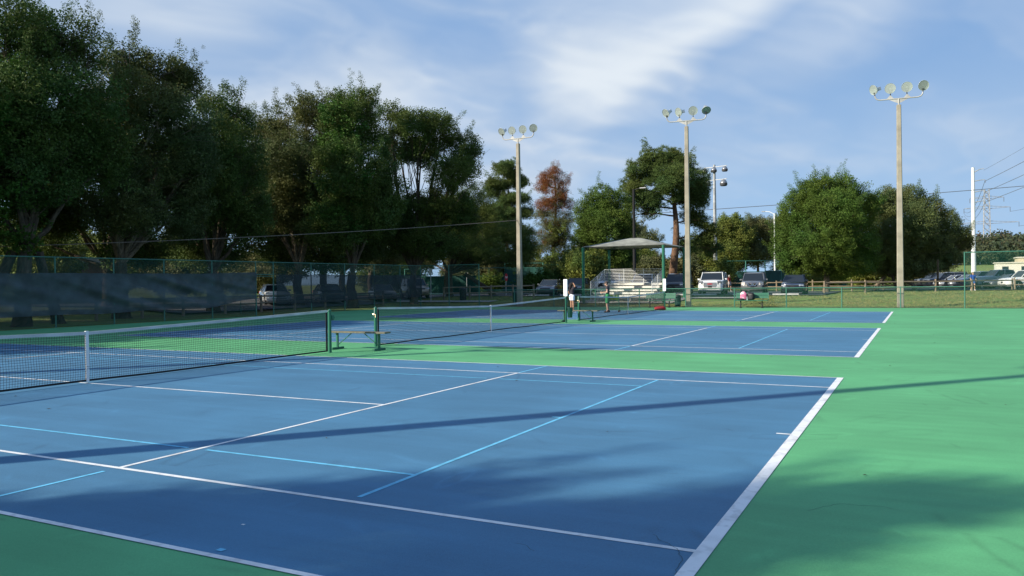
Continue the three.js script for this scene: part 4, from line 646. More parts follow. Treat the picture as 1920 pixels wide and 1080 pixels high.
{
  const bx = 28.3, bz = -280, by = HT(28.3, -280), g = thing('transmission_pole', 'tall white steel transmission pole with side arms', 'power pole', [bx, by - 0.4, bz]), H = 36.5 - by, arms = [[H - 0.5, 3.0, 0.9], [H - 4.0, 3.2, 0.3], [H - 7.4, 3.2, 0.3], [H - 10.6, 3.2, 0.3]];
  new MB().tube(V(0, -1, 0), V(0, H, 0), 0.72, 0.45, 16).mesh('pole', std(rgb(0.72, 0.73, 0.74), { roughness: 0.55 }), g);
  arms.forEach(([y, l, u]) => new MB().path([V(0.4, y - u, 0), V(l * 0.6, y - u * 0.2, 0), V(l, y, 0)], [0.16, 0.12, 0.09], 7).mesh('arm', M.steel, g));
  arms.slice(1).forEach(([y, l]) => new MB().tube(V(l, y, 0), V(l + 0.2, y - 1.0, 0.3), 0.08, 0.08, 6).mesh('insulator', M.wire, g));
  const tx = 42, tz = -433, ty = HT(tx, tz), t = thing('lattice_tower', 'distant steel lattice pylon behind the white transmission pole', 'pylon', [tx, ty, tz]), hh = 36, m4 = [[-1, -1], [1, -1], [1, 1], [-1, 1]];
  const wd = (y) => (y < 12 ? mix(4.3, 1.5, y / 12) : mix(1.5, 1.0, (y - 12) / (hh - 12))), steel = M.steel;
  for (const [a, b] of m4) new MB().path([V(a * wd(0), -0.5, b * wd(0)), V(a * wd(12), 12, b * wd(12)), V(a * wd(hh), hh, b * wd(hh))], 0.16, 5).mesh('leg', steel, t);
  const lv = [0, 6, 12, 15, 18, 21, 24, 27, 30, 33, 36]; for (let i = 0; i + 1 < lv.length; i++) for (let k = 0; k < 4; k++) { const [a, b] = m4[k], [c, d] = m4[(k + 1) % 4], w0 = wd(lv[i]), w1 = wd(lv[i + 1]); new MB().tube(V(a * w0, lv[i], b * w0), V(c * w1, lv[i + 1], d * w1), 0.09, 0.09, 4).tube(V(c * w0, lv[i], d * w0), V(a * w1, lv[i + 1], b * w1), 0.09, 0.09, 4).mesh('brace', steel, t); }
  for (const [y, l] of [[32, 7], [27.2, 9.5], [20, 13]]) { for (const s of [-1, 1]) { new MB().tube(V(0, y + 1.0, 0), V(s * l, y, 0), 0.13, 0.1, 5).tube(V(0, y - 0.4, 0), V(s * l, y, 0), 0.13, 0.1, 5).mesh('cross_arm', steel, t); new MB().tube(V(s * l, y, 0), V(s * l, y - 2.2, 0), 0.12, 0.12, 5).mesh('insulator', M.wire, t); } }
  arms.forEach(([y, l], i) => { span(V(bx + l, by + y - 0.9, bz), V(88 + i * 2, 66 - i * 5, -150), 2.5, i ? 0.075 : 0.04, 'power_line', ['highest thin power line rising right from the white pole', 'upper thick power line rising right from the white pole', 'middle thick power line rising right from the white pole', 'lowest thick power line rising right from the white pole'][i]); if (i) span(V(bx + l, by + y - 0.9, bz), V(tx - 9.5, ty + 27 - i, tz), 4, 0.06, 'power_line', ['', 'upper power line running from white pole to pylon', 'middle power line running from white pole to pylon', 'lower power line running from white pole to pylon'][i]); });
  [[9.5, 25], [13, 18]].forEach(([l, y], i) => span(V(tx + l, ty + y, tz), V(150, 52 - i * 9, -190), 5, 0.07, 'power_line', ['upper thin power line from the pylon to the right edge', 'lower thin power line from the pylon to the right edge'][i]));
}
{ // low brick building beyond the dark trees
  const g = thing('building', 'low brown brick building glimpsed between trunks at the left edge', 'building', [-53.5, 0.43, -32.5], 0.6), brick = std(rgb(0.26, 0.12, 0.075), { map: concTex, roughness: 0.9 });
  new MB().box(0, 1.6, 0, 9, 3.4, 6).mesh('wall', brick, g); new MB().box(0, 3.55, 0, 9.8, 0.4, 6.8).mesh('roof', std(rgb(0.3, 0.26, 0.22)), g);
  for (const x of [-2.6, 0, 2.6]) { const w = new MB().box(x, 1.9, 3.02, 1.3, 1.2, 0.08).mesh('window', glass, g); new MB().box(x, 1.24, 3.08, 1.5, 0.1, 0.18).mesh('sill', M.concrete, w); }
}
// far pale buildings
[[36.5, -252, 9, 3.4, 6, 'small pale flat roofed building in the far distance'], [46, -262, 16, 4.6, 8, 'larger pale yellow building at the right edge in the far distance']].forEach(([x, z, w, h, d, label], n) => {
  const g = thing('building', label, 'building', [x, HT(x, z), z]), wall = std(n ? rgb(0.62, 0.52, 0.34) : rgb(0.66, 0.62, 0.52), { roughness: 0.85 });
  new MB().box(0, h / 2 - 0.5, 0, w, h + 1, d).mesh('wall', wall, g); new MB().box(0, h + 0.15, 0, w + 0.6, 0.3, d + 0.6).mesh('roof', std(rgb(0.6, 0.56, 0.46)), g);
  for (let k = 0; k < (n ? 4 : 2); k++) { const wx = -w / 2 + (k + 0.5) * w / (n ? 4 : 2), wi = new MB().box(wx, h * 0.52, d / 2 + 0.02, 1.5, 1.5, 0.08).mesh('window', glass, g); new MB().box(wx, h * 0.52 - 0.82, d / 2 + 0.08, 1.8, 0.12, 0.16).mesh('sill', M.whitePaint, wi); }
});

// ---------------------------------------------------------------- foliage
function leafClump(seed, n, R, L, W, up = 0.35) {           // a twig end with its own small leaves
  const r = rng(seed), m = new MB();
  for (let i = 0; i < n; i++) {
    const a = r() * 6.283, c = r() * 2 - 1, d = V(Math.sqrt(1 - c * c) * Math.cos(a), c, Math.sqrt(1 - c * c) * Math.sin(a)), q = d.clone().multiplyScalar(R * (0.25 + 0.75 * Math.pow(r(), 0.6))); q.y *= 0.75;
    const nrm = V(r() - 0.5, (r() - 0.5) + up, r() - 0.5).normalize(), t = V().crossVectors(nrm, V(r() - 0.5, r() - 0.5, r() - 0.5)).normalize(), s = V().crossVectors(nrm, t), k = 0.7 + 0.6 * r();
    const tip = q.clone().addScaledVector(t, L * k), l = q.clone().addScaledVector(t, L * k * 0.45).addScaledVector(s, W * k * 0.5).addScaledVector(nrm, W * 0.12), e = q.clone().addScaledVector(t, L * k * 0.45).addScaledVector(s, -W * k * 0.5).addScaledVector(nrm, W * 0.12);
    m.tri(q, e, tip); m.tri(q, tip, l);
  }
  return m.geo();
}
function needleClump(seed, tufts, R, L) {
  const r = rng(seed), m = new MB();
  for (let k = 0; k < tufts; k++) {
    const c = V((r() - 0.5) * 2 * R, (r() - 0.5) * 0.9 * R, (r() - 0.5) * 2 * R);
    for (let i = 0; i < 14; i++) { const d = V(r() - 0.5, r() * 0.9 - 0.22, r() - 0.5).normalize(), s = V().crossVectors(d, V(r() - 0.5, r() - 0.5, r() - 0.5)).normalize().multiplyScalar(0.011); m.tri(c.clone().sub(s), c.clone().add(s), c.clone().addScaledVector(d, L * (0.7 + 0.5 * r()))); }
  }
  return m.geo();
}
const leafMat = (r, g, b, tr = 0.3) => phys(rgb(r, g, b), { roughness: 0.6, specularIntensity: 0.22, transmission: tr, thickness: 0, side: THREE.DoubleSide });
const CL = { oak: leafClump(1, 60, 0.42, 0.12, 0.06), fine: leafClump(2, 80, 0.40, 0.085, 0.042), broad: leafClump(3, 44, 0.42, 0.17, 0.11), pine: needleClump(4, 13, 0.42, 0.24), far: leafClump(6, 26, 0.7, 0.34, 0.22) };
const LM = { oak: leafMat(0.095, 0.145, 0.034, 0.42), grey: leafMat(0.115, 0.145, 0.05, 0.42), vine: leafMat(0.07, 0.155, 0.025, 0.4), moss: leafMat(0.15, 0.185, 0.065, 0.45), bright: leafMat(0.11, 0.18, 0.032, 0.42), olive: leafMat(0.165, 0.18, 0.08, 0.42), pine: leafMat(0.125, 0.18, 0.05, 0.4), rust: leafMat(0.30, 0.085, 0.045), lime: leafMat(0.17, 0.21, 0.05), far: leafMat(0.075, 0.095, 0.05), brown: leafMat(0.12, 0.1, 0.06) };
function scatter(lobes, seed, o) {                          // positions of twig ends inside the lobes of a crown
  const r = rng(seed), out = [];
  lobes.forEach(([lx, ly, lz, rx, ry], li) => {
    const n = Math.round((o.dens ?? 1) * 16 * Math.pow(4.19 * rx * rx * ry, 0.8));
    for (let i = 0; i < n; i++) {
      const a = r() * 6.283, c = r() * 2 - 1, q = Math.sqrt(1 - c * c); let f = Math.pow(r(), 0.45); if (r() < 0.07) f *= 1.05 + 0.28 * r();
      const x = lx + q * Math.cos(a) * f * rx, y = ly + c * f * ry, z = lz + q * Math.sin(a) * f * rx;
      if (vnoise(x * 1.05 + seed, y * 1.05, z * 1.05) < (o.gap ?? 0.36)) continue;
      if (y < 0.5) continue;
      out.push([x, y, z, li]);
    }
    for (let k = 0; k < (o.sprigs ?? 4); k++) {             // upright shoots that break the outline
      const a = r() * 6.283, c = 0.1 + 0.85 * r(), q = Math.sqrt(1 - c * c), b = V(lx + q * Math.cos(a) * rx * 0.9, ly + c * ry * 0.9, lz + q * Math.sin(a) * rx * 0.9), d = V(q * Math.cos(a) * 0.7, c + 0.5, q * Math.sin(a) * 0.7).normalize(), l = 0.5 + 1.1 * r();
      for (let i = 0; i < 7; i++) { const p = b.clone().addScaledVector(d, l * i / 6); out.push([p.x + (r() - 0.5) * 0.3, p.y, p.z + (r() - 0.5) * 0.3, li, 1 - 0.09 * i]); }
    }
  });
  return out;
}
function crown(parent, pts, clump, mat, seed, tint, scale = 1, name = 'crown') {
  const r = rng(seed + 5), im = new THREE.InstancedMesh(clump, mat, pts.length), m = new THREE.Matrix4(), q = new THREE.Quaternion(), e = new THREE.Euler(), c = new THREE.Color();
  pts.forEach(([x, y, z, , f = 1], i) => {
    const s = f * scale * (0.7 + 0.65 * r()); q.setFromEuler(e.set((r() - 0.5) * 0.9, r() * 6.283, (r() - 0.5) * 0.9)); m.compose(V(x, y, z), q, V(s, s, s)); im.setMatrixAt(i, m);
    const n = vnoise(x * 0.6 + 9, y * 0.6, z * 0.6 + seed), k = 0.75 + 0.5 * r(); tint ? tint(c, n, r, x, y, z) : c.setRGB(k * mix(0.8, 1.25, n), k, k * mix(1.1, 0.8, n)); im.setColorAt(i, c);
  });
  im.name = name; im.castShadow = im.receiveShadow = true; parent.add(im); return stuff(im);
}
function tree(name, label, key, o) {
  const [bx, bz, lobes] = Array.isArray(key) ? key : TREES[key], seed = o.seed, r = rng(seed * 13 + 1), g = thing(name, label, 'tree', [bx, HT(bx, bz) - 0.05, bz], 0, o.group), bark = o.bark || M.bark;
  const tr = o.trunk || 0.36, tops = Math.max(...lobes.map((l) => l[1])), fy = o.fork ?? 2.6, cx = lobes.reduce((s, l) => s + l[0], 0) / lobes.length, cz = lobes.reduce((s, l) => s + l[2], 0) / lobes.length;
  const br = new MB(), wig = (v, s) => v.add(V((r() - 0.5) * s, (r() - 0.5) * s * 0.5, (r() - 0.5) * s));
  let axis;
  if (o.conifer) {
    axis = (y) => V(cx * y / tops + 0.25 * Math.sin(y * 0.5 + seed), y, cz * y / tops + 0.2 * Math.cos(y * 0.45 + seed)); const pts = [], rad = []; for (let i = 0; i <= 12; i++) { const y = mix(-0.2, tops, i / 12); pts.push(axis(y)); rad.push(mix(tr, 0.05, Math.pow(i / 12, 1.2)) * (i === 0 ? 1.5 : 1)); } new MB().path(pts, rad, 10).mesh('trunk', bark, g);
  } else {
    const stems = o.stems || [[0, 0, 1]]; const m = new MB(); stems.forEach(([dx, dz, k], i) => m.path([V(dx * 1.5, -0.25, dz * 1.5), V(dx * 1.4, 0.12, dz * 1.4), V(dx * 1.25, 0.7, dz * 1.25), V(dx * 0.9 + 0.12 * Math.sin(seed + i), fy * 0.6, dz * 0.9 + 0.1), V(dx * 0.5, fy, dz * 0.5)], [tr * 1.75 * k, tr * 1.25 * k, tr * k, tr * 0.9 * k, tr * 0.8 * k], 10)); m.mesh('trunk', bark, g);
  }
  lobes.forEach(([lx, ly, lz, rx, ry]) => {
    const a = o.conifer ? axis(Math.max(1, ly - rx * 0.35)) : V(0, Math.min(fy, ly * 0.7), 0), b = V(lx, ly, lz), c = o.conifer ? a.clone().lerp(b, 0.5) : V(mix(a.x, b.x, 0.45) , mix(a.y, b.y, 0.5), mix(a.z, b.z, 0.45)); wig(c, o.conifer ? 0.4 : 1.3);
    const cur = new THREE.QuadraticBezierCurve3(a, c, b), pts = cur.getPoints(8), r0 = (o.conifer ? 0.075 : 0.145) * (o.limb || 1); br.path(pts.map((p, i) => (i && i < 8 ? wig(p, 0.16) : p)), pts.map((_, i) => mix(r0, 0.035, i / 8)), 6, false);
    const nb = o.twigs ?? 9; for (let k = 0; k < nb; k++) { const s = pts[3 + Math.floor(r() * 5.99)], u = r() * 6.283, w = r() * 1.6 - 0.6, e = V(lx + Math.cos(u) * rx * 0.95 * Math.sqrt(Math.max(0, 1 - w * w)), ly + w * ry, lz + Math.sin(u) * rx * 0.95 * Math.sqrt(Math.max(0, 1 - w * w))), md = wig(s.clone().lerp(e, 0.5), 0.5); br.path([s, md, e], [0.036, 0.022, 0.007], 4, false); for (let q = 0; q < 2; q++) br.path([md, wig(e.clone(), 1.5)], [0.016, 0.005], 3, false); }
  });
  br.mesh('branches', o.branchBark || bark, g);
  const pts = scatter(lobes, seed, o);
  crown(g, pts, CL[o.leaf || 'oak'], LM[o.mat || 'oak'], seed, o.tint, o.scale || 1);
  if (o.vine) crown(g, scatter(o.vine.lobes || lobes, seed + 77, { dens: o.vine.dens ?? 0.25, gap: o.vine.gap ?? 0.55 }), CL.broad, LM[o.vine.mat || 'vine'], seed + 40, null, 0.9, 'climbing_vine');
  return g;
}
const TREES = {
  t1: [-22.9,-13.0,[[-0.7,13.3,0.3,2.1,1.7],[-1.0,13.7,-1.8,1.4,1.4],[-0.7,13.5,-3.1,1.2,1.3],[0.5,9.9,0.8,2.8,1.9],[0.9,10.4,-1.7,2.2,2.0],[-2.4,8.8,1.2,2.2,2.7],[0.2,7.3,-0.1,2.7,1.9],[0.8,8.1,-2.7,1.8,1.8]]],
  t2: [-25.5,-19.6,[[0.4,13.8,-0.3,1.4,1.2],[1.2,13.4,-1.8,1.6,1.3],[1.5,13.1,-3.1,1.0,1.1],[2.2,11.0,1.0,2.3,1.9],[2.8,10.5,-1.5,2.0,2.0],[1.2,8.2,1.6,1.9,1.8],[1.1,7.8,-1.8,2.7,1.8],[1.9,5.8,1.2,2.2,1.4],[1.1,5.8,-2.8,1.8,1.7],[-1.2,11.0,0.6,1.3,1.7],[2.2,9.0,-3.4,1.2,1.8]]],
  t3: [-26.6,-26.9,[[0.5,12.8,-0.4,1.6,1.3],[1.0,11.9,-1.7,1.1,1.4],[1.7,10.2,1.3,2.4,1.9],[0.8,9.4,-1.6,1.7,2.1],[1.1,7.6,1.7,2.3,1.9],[1.2,6.9,-0.7,2.4,1.8],[-1.7,9.5,0.8,1.7,2.0],[2.2,6.0,-1.1,1.3,1.5]]],
  t4: [-28.7,-37.0,[[-1.3,13.6,0.6,1.7,1.4],[1.3,14.3,0.3,1.8,1.4],[2.3,14.7,-1.3,1.2,1.3],[0.8,10.6,1.8,2.7,2.5],[1.5,11.3,-0.9,2.4,2.4],[-0.7,7.6,1.4,2.8,2.2],[1.1,6.9,-0.6,2.4,2.4],[-3.3,9.7,0.5,2.0,2.5],[-2.8,12.4,0.2,1.5,1.6]]],
  t5: [-23.2,-36.5,[[0.1,14.3,-0.2,1.5,1.5],[0.5,15.3,-1.5,0.7,0.8],[0.1,13.1,1.0,1.7,1.9],[0.5,12.3,-1.5,1.6,2.1],[1.0,9.6,1.7,2.6,2.4],[0.7,7.2,-0.4,2.9,2.5],[-0.3,6.0,1.3,2.6,1.9],[1.5,8.6,-1.9,1.6,2.3]]],
  t6: [-22.7,-43.5,[[-1.6,14.7,0.7,1.4,1.5],[1.6,13.9,1.3,2.1,1.2],[2.0,13.6,-1.1,1.3,1.8],[-2.2,12.9,-1.2,2.0,1.3],[0.6,12.1,-0.4,1.9,1.2],[3.6,12.3,-1.9,1.4,1.5],[3.9,10.1,0.2,2.1,1.2],[3.5,11.1,-3.0,0.9,1.1],[-3.4,10.5,-0.6,1.3,1.7],[-1.1,7.3,-0.6,2.6,1.9],[2.1,7.8,-1.1,2.5,1.6],[-2.0,6.0,1.0,2.1,1.9],[1.0,5.1,-0.5,3.0,1.5],[3.2,7.3,-2.8,1.3,1.9]]],
  t7: [-27.0,-55.9,[[1.7,9.5,-1.0,1.4,1.4],[2.9,7.9,-1.5,1.8,1.8],[1.8,6.3,1.3,2.5,2.0],[3.7,5.7,-4.2,2.5,1.8],[5.2,5.2,-6.1,1.5,1.8],[2.6,4.3,-1.4,3.1,1.3],[0.1,4.8,2.2,2.0,1.5],[4.7,3.6,-4.7,1.8,1.0]]],
  pine_small: [-35.1,-84.3,[[-0.3,16.2,0.0,1.6,1.1],[-1.3,14.3,0.5,1.7,0.8],[0.3,14.8,-1.4,1.6,1.0],[-1.9,13.1,0.9,1.1,0.6],[0.6,12.4,-0.4,2.1,0.7],[-0.7,10.8,0.3,2.1,1.0],[1.5,10.4,-0.9,1.3,0.7],[-1.6,9.0,0.8,1.8,1.1]]],
  red: [-24.5,-75.2,[[-0.3,13.7,0.0,1.5,1.0],[-1.0,12.6,0.4,1.2,1.1],[0.5,12.3,-0.4,1.1,1.5],[0.1,10.7,1.0,1.7,1.3],[1.1,10.1,-0.6,1.1,1.2],[-1.4,9.2,0.7,1.1,1.7],[0.2,8.3,-0.2,2.0,1.5],[-0.6,6.1,0.3,2.0,1.6],[1.0,5.8,-0.6,1.5,1.7]]],
  oak_mid: [-15.5,-66.3,[[0.2,9.6,-0.2,1.8,1.4],[-1.0,8.1,0.5,1.6,1.8],[1.4,8.4,-0.8,1.7,1.8],[0.5,6.7,0.8,2.7,2.1],[2.2,6.7,-1.2,1.2,1.4],[-1.3,4.9,0.6,1.7,1.9],[1.1,4.3,-0.6,2.3,1.9],[-1.2,2.7,1.7,1.3,1.4],[2.2,3.8,-2.3,1.0,1.6]]],
  pine_big: [-10.6,-75.6,[[-1.2,14.5,0.5,2.1,1.3],[0.6,14.0,-0.4,1.7,1.5],[-2.7,12.9,1.3,2.1,1.6],[0.1,12.0,2.1,2.5,1.6],[1.9,12.0,-1.1,1.7,1.5],[-3.5,11.2,1.7,1.7,1.4],[-1.5,10.4,0.7,2.4,1.2],[2.5,10.5,-1.4,1.2,1.4],[1.1,10.1,-1.8,1.8,1.1],[-3.9,9.6,1.9,1.3,0.8],[-2.5,8.7,1.2,1.2,0.5],[1.4,8.1,-3.0,1.5,0.8],[2.4,6.3,-3.5,1.4,1.3],[1.1,5.1,-1.7,1.2,1.1],[2.9,5.0,-4.9,1.2,1.4]]],
  bg_a: [-13.4,-117.9,[[-0.1,10.2,-0.0,2.0,1.3],[-1.4,8.4,0.7,2.0,2.0],[1.2,8.4,-0.7,2.2,2.2],[-0.3,5.9,0.1,2.9,2.2],[-1.8,4.2,0.9,2.0,1.5]]],
  bg_b: [-10.4,-122.9,[[0.2,10.2,-0.2,1.9,1.3],[-0.9,8.1,0.4,2.1,2.2],[1.4,8.5,-0.8,1.7,2.1],[0.2,5.5,-0.1,2.6,2.1]]],
  bg_c: [-6.7,-127.0,[[-1.3,9.6,0.6,1.9,2.1],[-1.5,6.4,0.7,2.1,2.4],[0.8,7.7,-0.5,2.1,3.5]]],
  right_green: [5.3,-70.2,[[-0.7,9.2,0.3,2.0,1.7],[1.0,9.7,-0.6,1.8,1.3],[-2.1,7.6,1.0,2.0,2.0],[0.8,7.2,1.8,2.7,2.2],[2.7,8.1,-2.6,2.0,2.0],[-2.8,5.4,1.4,1.7,2.2],[-0.1,4.5,2.3,2.9,2.2],[2.3,4.8,-1.2,2.2,2.5],[-3.4,3.7,1.7,1.1,1.4],[-2.1,2.9,1.1,2.0,1.4],[1.0,2.4,-0.5,3.0,1.0],[3.4,3.3,-2.9,1.3,1.8]]],
  right_grey: [10.4,-79.6,[[-0.3,8.7,0.1,1.8,1.6],[1.6,9.2,-0.9,1.8,1.3],[3.3,8.1,-1.7,1.8,1.4],[-1.3,6.7,0.6,1.9,2.2],[1.6,6.5,1.4,2.9,2.1],[4.7,6.6,-2.5,1.7,1.5],[-0.1,4.2,1.1,2.9,2.1],[3.2,4.5,-1.7,3.0,1.9],[6.1,5.3,-3.2,1.4,1.2],[-1.3,2.9,0.7,1.6,1.4],[1.5,2.4,-0.8,3.2,1.2],[4.9,3.1,-3.7,2.0,1.2],[7.1,4.7,-3.7,0.6,0.9]]]
};
const LEFT = 'dark oaks behind the tall fence';
tree('oak_tree', 'tall dark oak at the left edge with three leaning stems', 't1', { seed: 1, group: LEFT, dens: 1.6, gap: 0.37, stems: [[-0.6, 1.0, 0.8], [0.2, 0.35, 1], [-0.35, -1.2, 0.7]], trunk: 0.34, fork: 3.4, vine: { lobes: [[0.6, 8.2, 1.6, 1.6, 3.2], [0.3, 4.4, 0.6, 1.4, 1.6]], dens: 0.5 } });
tree('oak_tree', 'dark oak with a long diagonal limb, second from the left edge', 't2', { seed: 2, group: LEFT, mat: 'grey', leaf: 'oak', dens: 1.7, gap: 0.38, trunk: 0.4, fork: 3.0, branchBark: M.barkPale, limb: 1.25 });
tree('oak_tree', 'dense rounded dark oak behind the fence gate', 't3', { seed: 3, group: LEFT, leaf: 'oak', mat: 'oak', dens: 1.7, gap: 0.36, trunk: 0.36 });
tree('oak_tree', 'grey green oak left of the vine covered tree', 't4', { seed: 4, group: LEFT, leaf: 'oak', mat: 'grey', dens: 1.6, gap: 0.37, branchBark: M.barkPale });
tree('oak_tree', 'tall vine covered tree with bright green leaves behind the right windscreen', 't5', { seed: 5, group: LEFT, mat: 'oak', dens: 1.35, gap: 0.38, leaf: 'oak', vine: { lobes: [[0.2, 12.6, 1.2, 1.7, 2.2], [0.9, 9.2, 1.9, 1.9, 2.2], [0.2, 6.2, 1.6, 1.9, 1.6]], dens: 0.7, gap: 0.42 } });
tree('oak_tree', 'open crowned oak with sky between its limbs at the right end of the dark row', 't6', { seed: 6, group: LEFT, leaf: 'oak', mat: 'oak', dens: 1.45, gap: 0.3, limb: 1.15, trunk: 0.3 });
tree('oak_tree', 'low spreading dark oak behind the left light pole', 't7', { seed: 7, group: LEFT, leaf: 'fine', mat: 'oak', dens: 1.35, gap: 0.28, trunk: 0.3, fork: 2.2, stems: [[0, 0, 1], [2.6, -1.4, 0.8]] });
tree('pine_tree', 'thin airy pine above the left light pole', 'pine_small', { seed: 8, conifer: true, leaf: 'pine', mat: 'pine', bark: M.barkPine, dens: 1.5, gap: 0.3, trunk: 0.22, scale: 1.15 });
tree('cypress_tree', 'dying tree with rust red needles at its top', 'red', { seed: 9, conifer: true, leaf: 'fine', mat: 'olive', bark: M.barkPine, dens: 1.7, gap: 0.36, trunk: 0.26, twigs: 12, tint: (c, n, r, x, y) => { const t = y > 9.6 ? (r() < 0.86 ? 1 : 0) : r() < 0.12 ? 1 : 0, k = 0.75 + 0.5 * r(); t ? c.setRGB(1.75 * k, 0.6 * k, 0.42 * k) : c.setRGB(k, k, k * 0.8); }, vine: { lobes: [[-0.4, 3.6, 1.0, 1.6, 2.4], [0.4, 6.6, 0.6, 1.2, 2.0]], mat: 'lime', dens: 0.45, gap: 0.4 } });
tree('oak_tree', 'round mid green tree left of the canopy', 'oak_mid', { seed: 10, leaf: 'oak', mat: 'bright', dens: 1.5, gap: 0.3, trunk: 0.28, fork: 2.2, vine: { lobes: [[-3.4, 1.9, 2.6, 1.7, 1.9], [-1.8, 2.4, 2.4, 1.6, 1.8]], mat: 'lime', dens: 0.8, gap: 0.3 } });
tree('pine_tree', 'large pine with a thick brown trunk above the canopy', 'pine_big', { seed: 11, conifer: true, leaf: 'pine', mat: 'pine', bark: M.barkPine, dens: 1.15, gap: 0.41, trunk: 0.5, limb: 1.5, scale: 1.15 });
tree('pine_tree', 'distant pine behind the floodlight mast', 'bg_a', { seed: 12, conifer: true, leaf: 'oak', mat: 'lime', bark: M.barkPine, dens: 0.9, gap: 0.3, trunk: 0.25, scale: 1.5 });
tree('pine_tree', 'distant pine with a bare trunk right of the floodlight mast', 'bg_b', { seed: 13, conifer: true, leaf: 'oak', mat: 'olive', bark: M.barkPine, dens: 0.9, gap: 0.3, trunk: 0.25, scale: 1.5 });
tree('oak_tree', 'distant olive tree behind the thin white pole', 'bg_c', { seed: 14, leaf: 'oak', mat: 'olive', dens: 0.9, gap: 0.3, trunk: 0.25, scale: 1.4 });
tree('oak_tree', 'rounded bright green tree behind the low fence at right', 'right_green', { seed: 15, leaf: 'oak', mat: 'bright', dens: 1.7, gap: 0.27, trunk: 0.3, fork: 1.9, bark: M.barkPale });
tree('oak_tree', 'spreading grey green oak behind the right light pole', 'right_grey', { seed: 16, leaf: 'oak', mat: 'moss', dens: 1.6, gap: 0.34, trunk: 0.26, fork: 1.5, bark: M.barkPale, branchBark: M.barkPale, stems: [[-0.9, 0.3, 0.9], [0.5, -0.4, 0.8], [1.6, 0.2, 0.7]], twigs: 12 });
// trees outside the view whose shadows fall on the courts, and the wood behind the dark row
function oakShape(bx, bz, h, w, seed, n = 9) { const r = rng(seed * 31), L = []; for (let i = 0; i < n; i++) { const f = i / (n - 1), y = mix(h * 0.34, h * 0.9, f), a = i * 2.4 + r(), q = w * (0.55 - 0.42 * Math.abs(f - 0.3)) * (0.7 + 0.5 * r()); L.push([Math.cos(a) * q, y, Math.sin(a) * q, w * (0.2 + 0.1 * r()), h * (0.1 + 0.04 * r())]); } L.push([0, h * 0.9, 0, w * 0.2, h * 0.09]); return [bx, bz, L]; }
tree('oak_tree', 'oak behind the camera that shades the near court', [-2.6, 19.3, [[0.57, 11.1, 0.49, 0.5, 0.45], [0.57, 10.4, 0.49, 0.8, 0.5], [0.76, 9.8, 0.65, 0.85, 0.5], [0.19, 9.7, 0.16, 0.8, 0.45], [-0.76, 9.3, -0.65, 0.7, 0.4], [-0.57, 8.4, -0.49, 1.2, 0.65], [0.68, 8.6, 0.58, 0.6, 0.4], [-0.15, 7.5, -0.13, 1.8, 0.8], [-1.07, 6.9, -0.91, 1.5, 0.9], [0.99, 7.0, 0.84, 1.0, 0.6], [0.0, 6.0, 0.0, 2.2, 0.9], [-1.52, 5.6, -1.3, 1.6, 0.8], [1.22, 5.4, 1.04, 1.3, 0.6], [0.0, 4.8, 0.0, 1.8, 0.6]]], { seed: 21, dens: 3.0, gap: 0.3, sprigs: 2, group: 'oaks outside the view' });
[[-26, -4.5, 12, 9], [-27, 5, 12, 9], [-34, -8, 12.5, 10], [-36, 6, 13, 10], [-27, 15, 12, 9]].forEach(([x, z, h, w], i) => tree('oak_tree', 'oak left of the view in line with the dark row', oakShape(x, z, h, w, 40 + i, 11), { seed: 40 + i, leaf: 'oak', dens: 1.0, gap: 0.25, scale: 1.25, twigs: 4, group: 'oaks left of the view' }));
[[-33, -15, 12, 9], [-34, -25, 11, 9], [-36, -36, 11, 10], [-34, -46, 10, 9], [-40, -56, 11, 10], [-44, -66, 12, 9], [-36, -70, 11, 7]].forEach(([x, z, h, w], i) => tree('oak_tree', 'oak in the back row seen only through gaps in the dark trees', oakShape(x, z, h, w, 50 + i, 9), { seed: 50 + i, leaf: 'oak', mat: i > 4 ? 'olive' : 'oak', dens: 0.9, gap: 0.34, scale: 1.3, twigs: 4, group: 'oaks of the back row' }));
// shrubs
function shrub(name, label, x, z, rx, ry, mat, seed, dens = 1, leaf = 'broad', group) { const g = thing(name, label, 'shrub', [x, HT(x, z), z], 0, group), r = rng(seed), L = []; for (let i = 0; i < 6; i++) L.push([(r() - 0.5) * rx * 1.5, ry * (0.35 + 0.45 * r()), (r() - 0.5) * 1.6, rx * 0.45, ry * 0.4]); const m = new MB(); for (let i = 0; i < 7; i++) m.path([V((r() - 0.5) * 0.4, -0.1, (r() - 0.5) * 0.4), V((r() - 0.5) * rx * 0.7, ry * 0.45, (r() - 0.5) * 0.8), V((r() - 0.5) * rx * 1.4, ry * 0.85, (r() - 0.5) * 1.4)], [0.04, 0.025, 0.01], 4); m.mesh('stems', M.bark, g); crown(g, scatter(L, seed, { dens, gap: 0.25 }), CL[leaf], LM[mat], seed, null, 1, 'foliage'); }
shrub('shrub', 'dark green hedge behind the grey sedan', -20.5, -62.5, 4.2, 1.7, 'vine', 61, 1.2);
shrub('shrub', 'yellow green shrub between the grey sedan and the silver pickup', -15.6, -61.5, 2.6, 3.4, 'lime', 62, 1.3);
shrub('shrub', 'yellow green shrub behind the white SUV', -6.5, -84, 3.4, 3.2, 'lime', 63, 1.2);
shrub('shrub', 'olive shrubs behind the dark SUV and the big pine', -13.5, -82, 5, 3.6, 'olive', 64, 1.2);
shrub('shrub', 'yellow green shrub below the bright green tree at right', 9.2, -88, 3.2, 2.8, 'lime', 65, 1.2);
shrub('shrub', 'yellow green shrub behind the trunk of the bright green tree', 4.4, -90, 3, 2.4, 'lime', 66, 1.2);
shrub('shrub', 'palmetto clump beside the pale trunk under the dark trees', -26, -62, 1.2, 1.3, 'bright', 67, 1.2);
shrub('shrub', 'dark hedge behind the right parked row', 14.5, -114, 4.5, 2.4, 'olive', 68, 1.1);
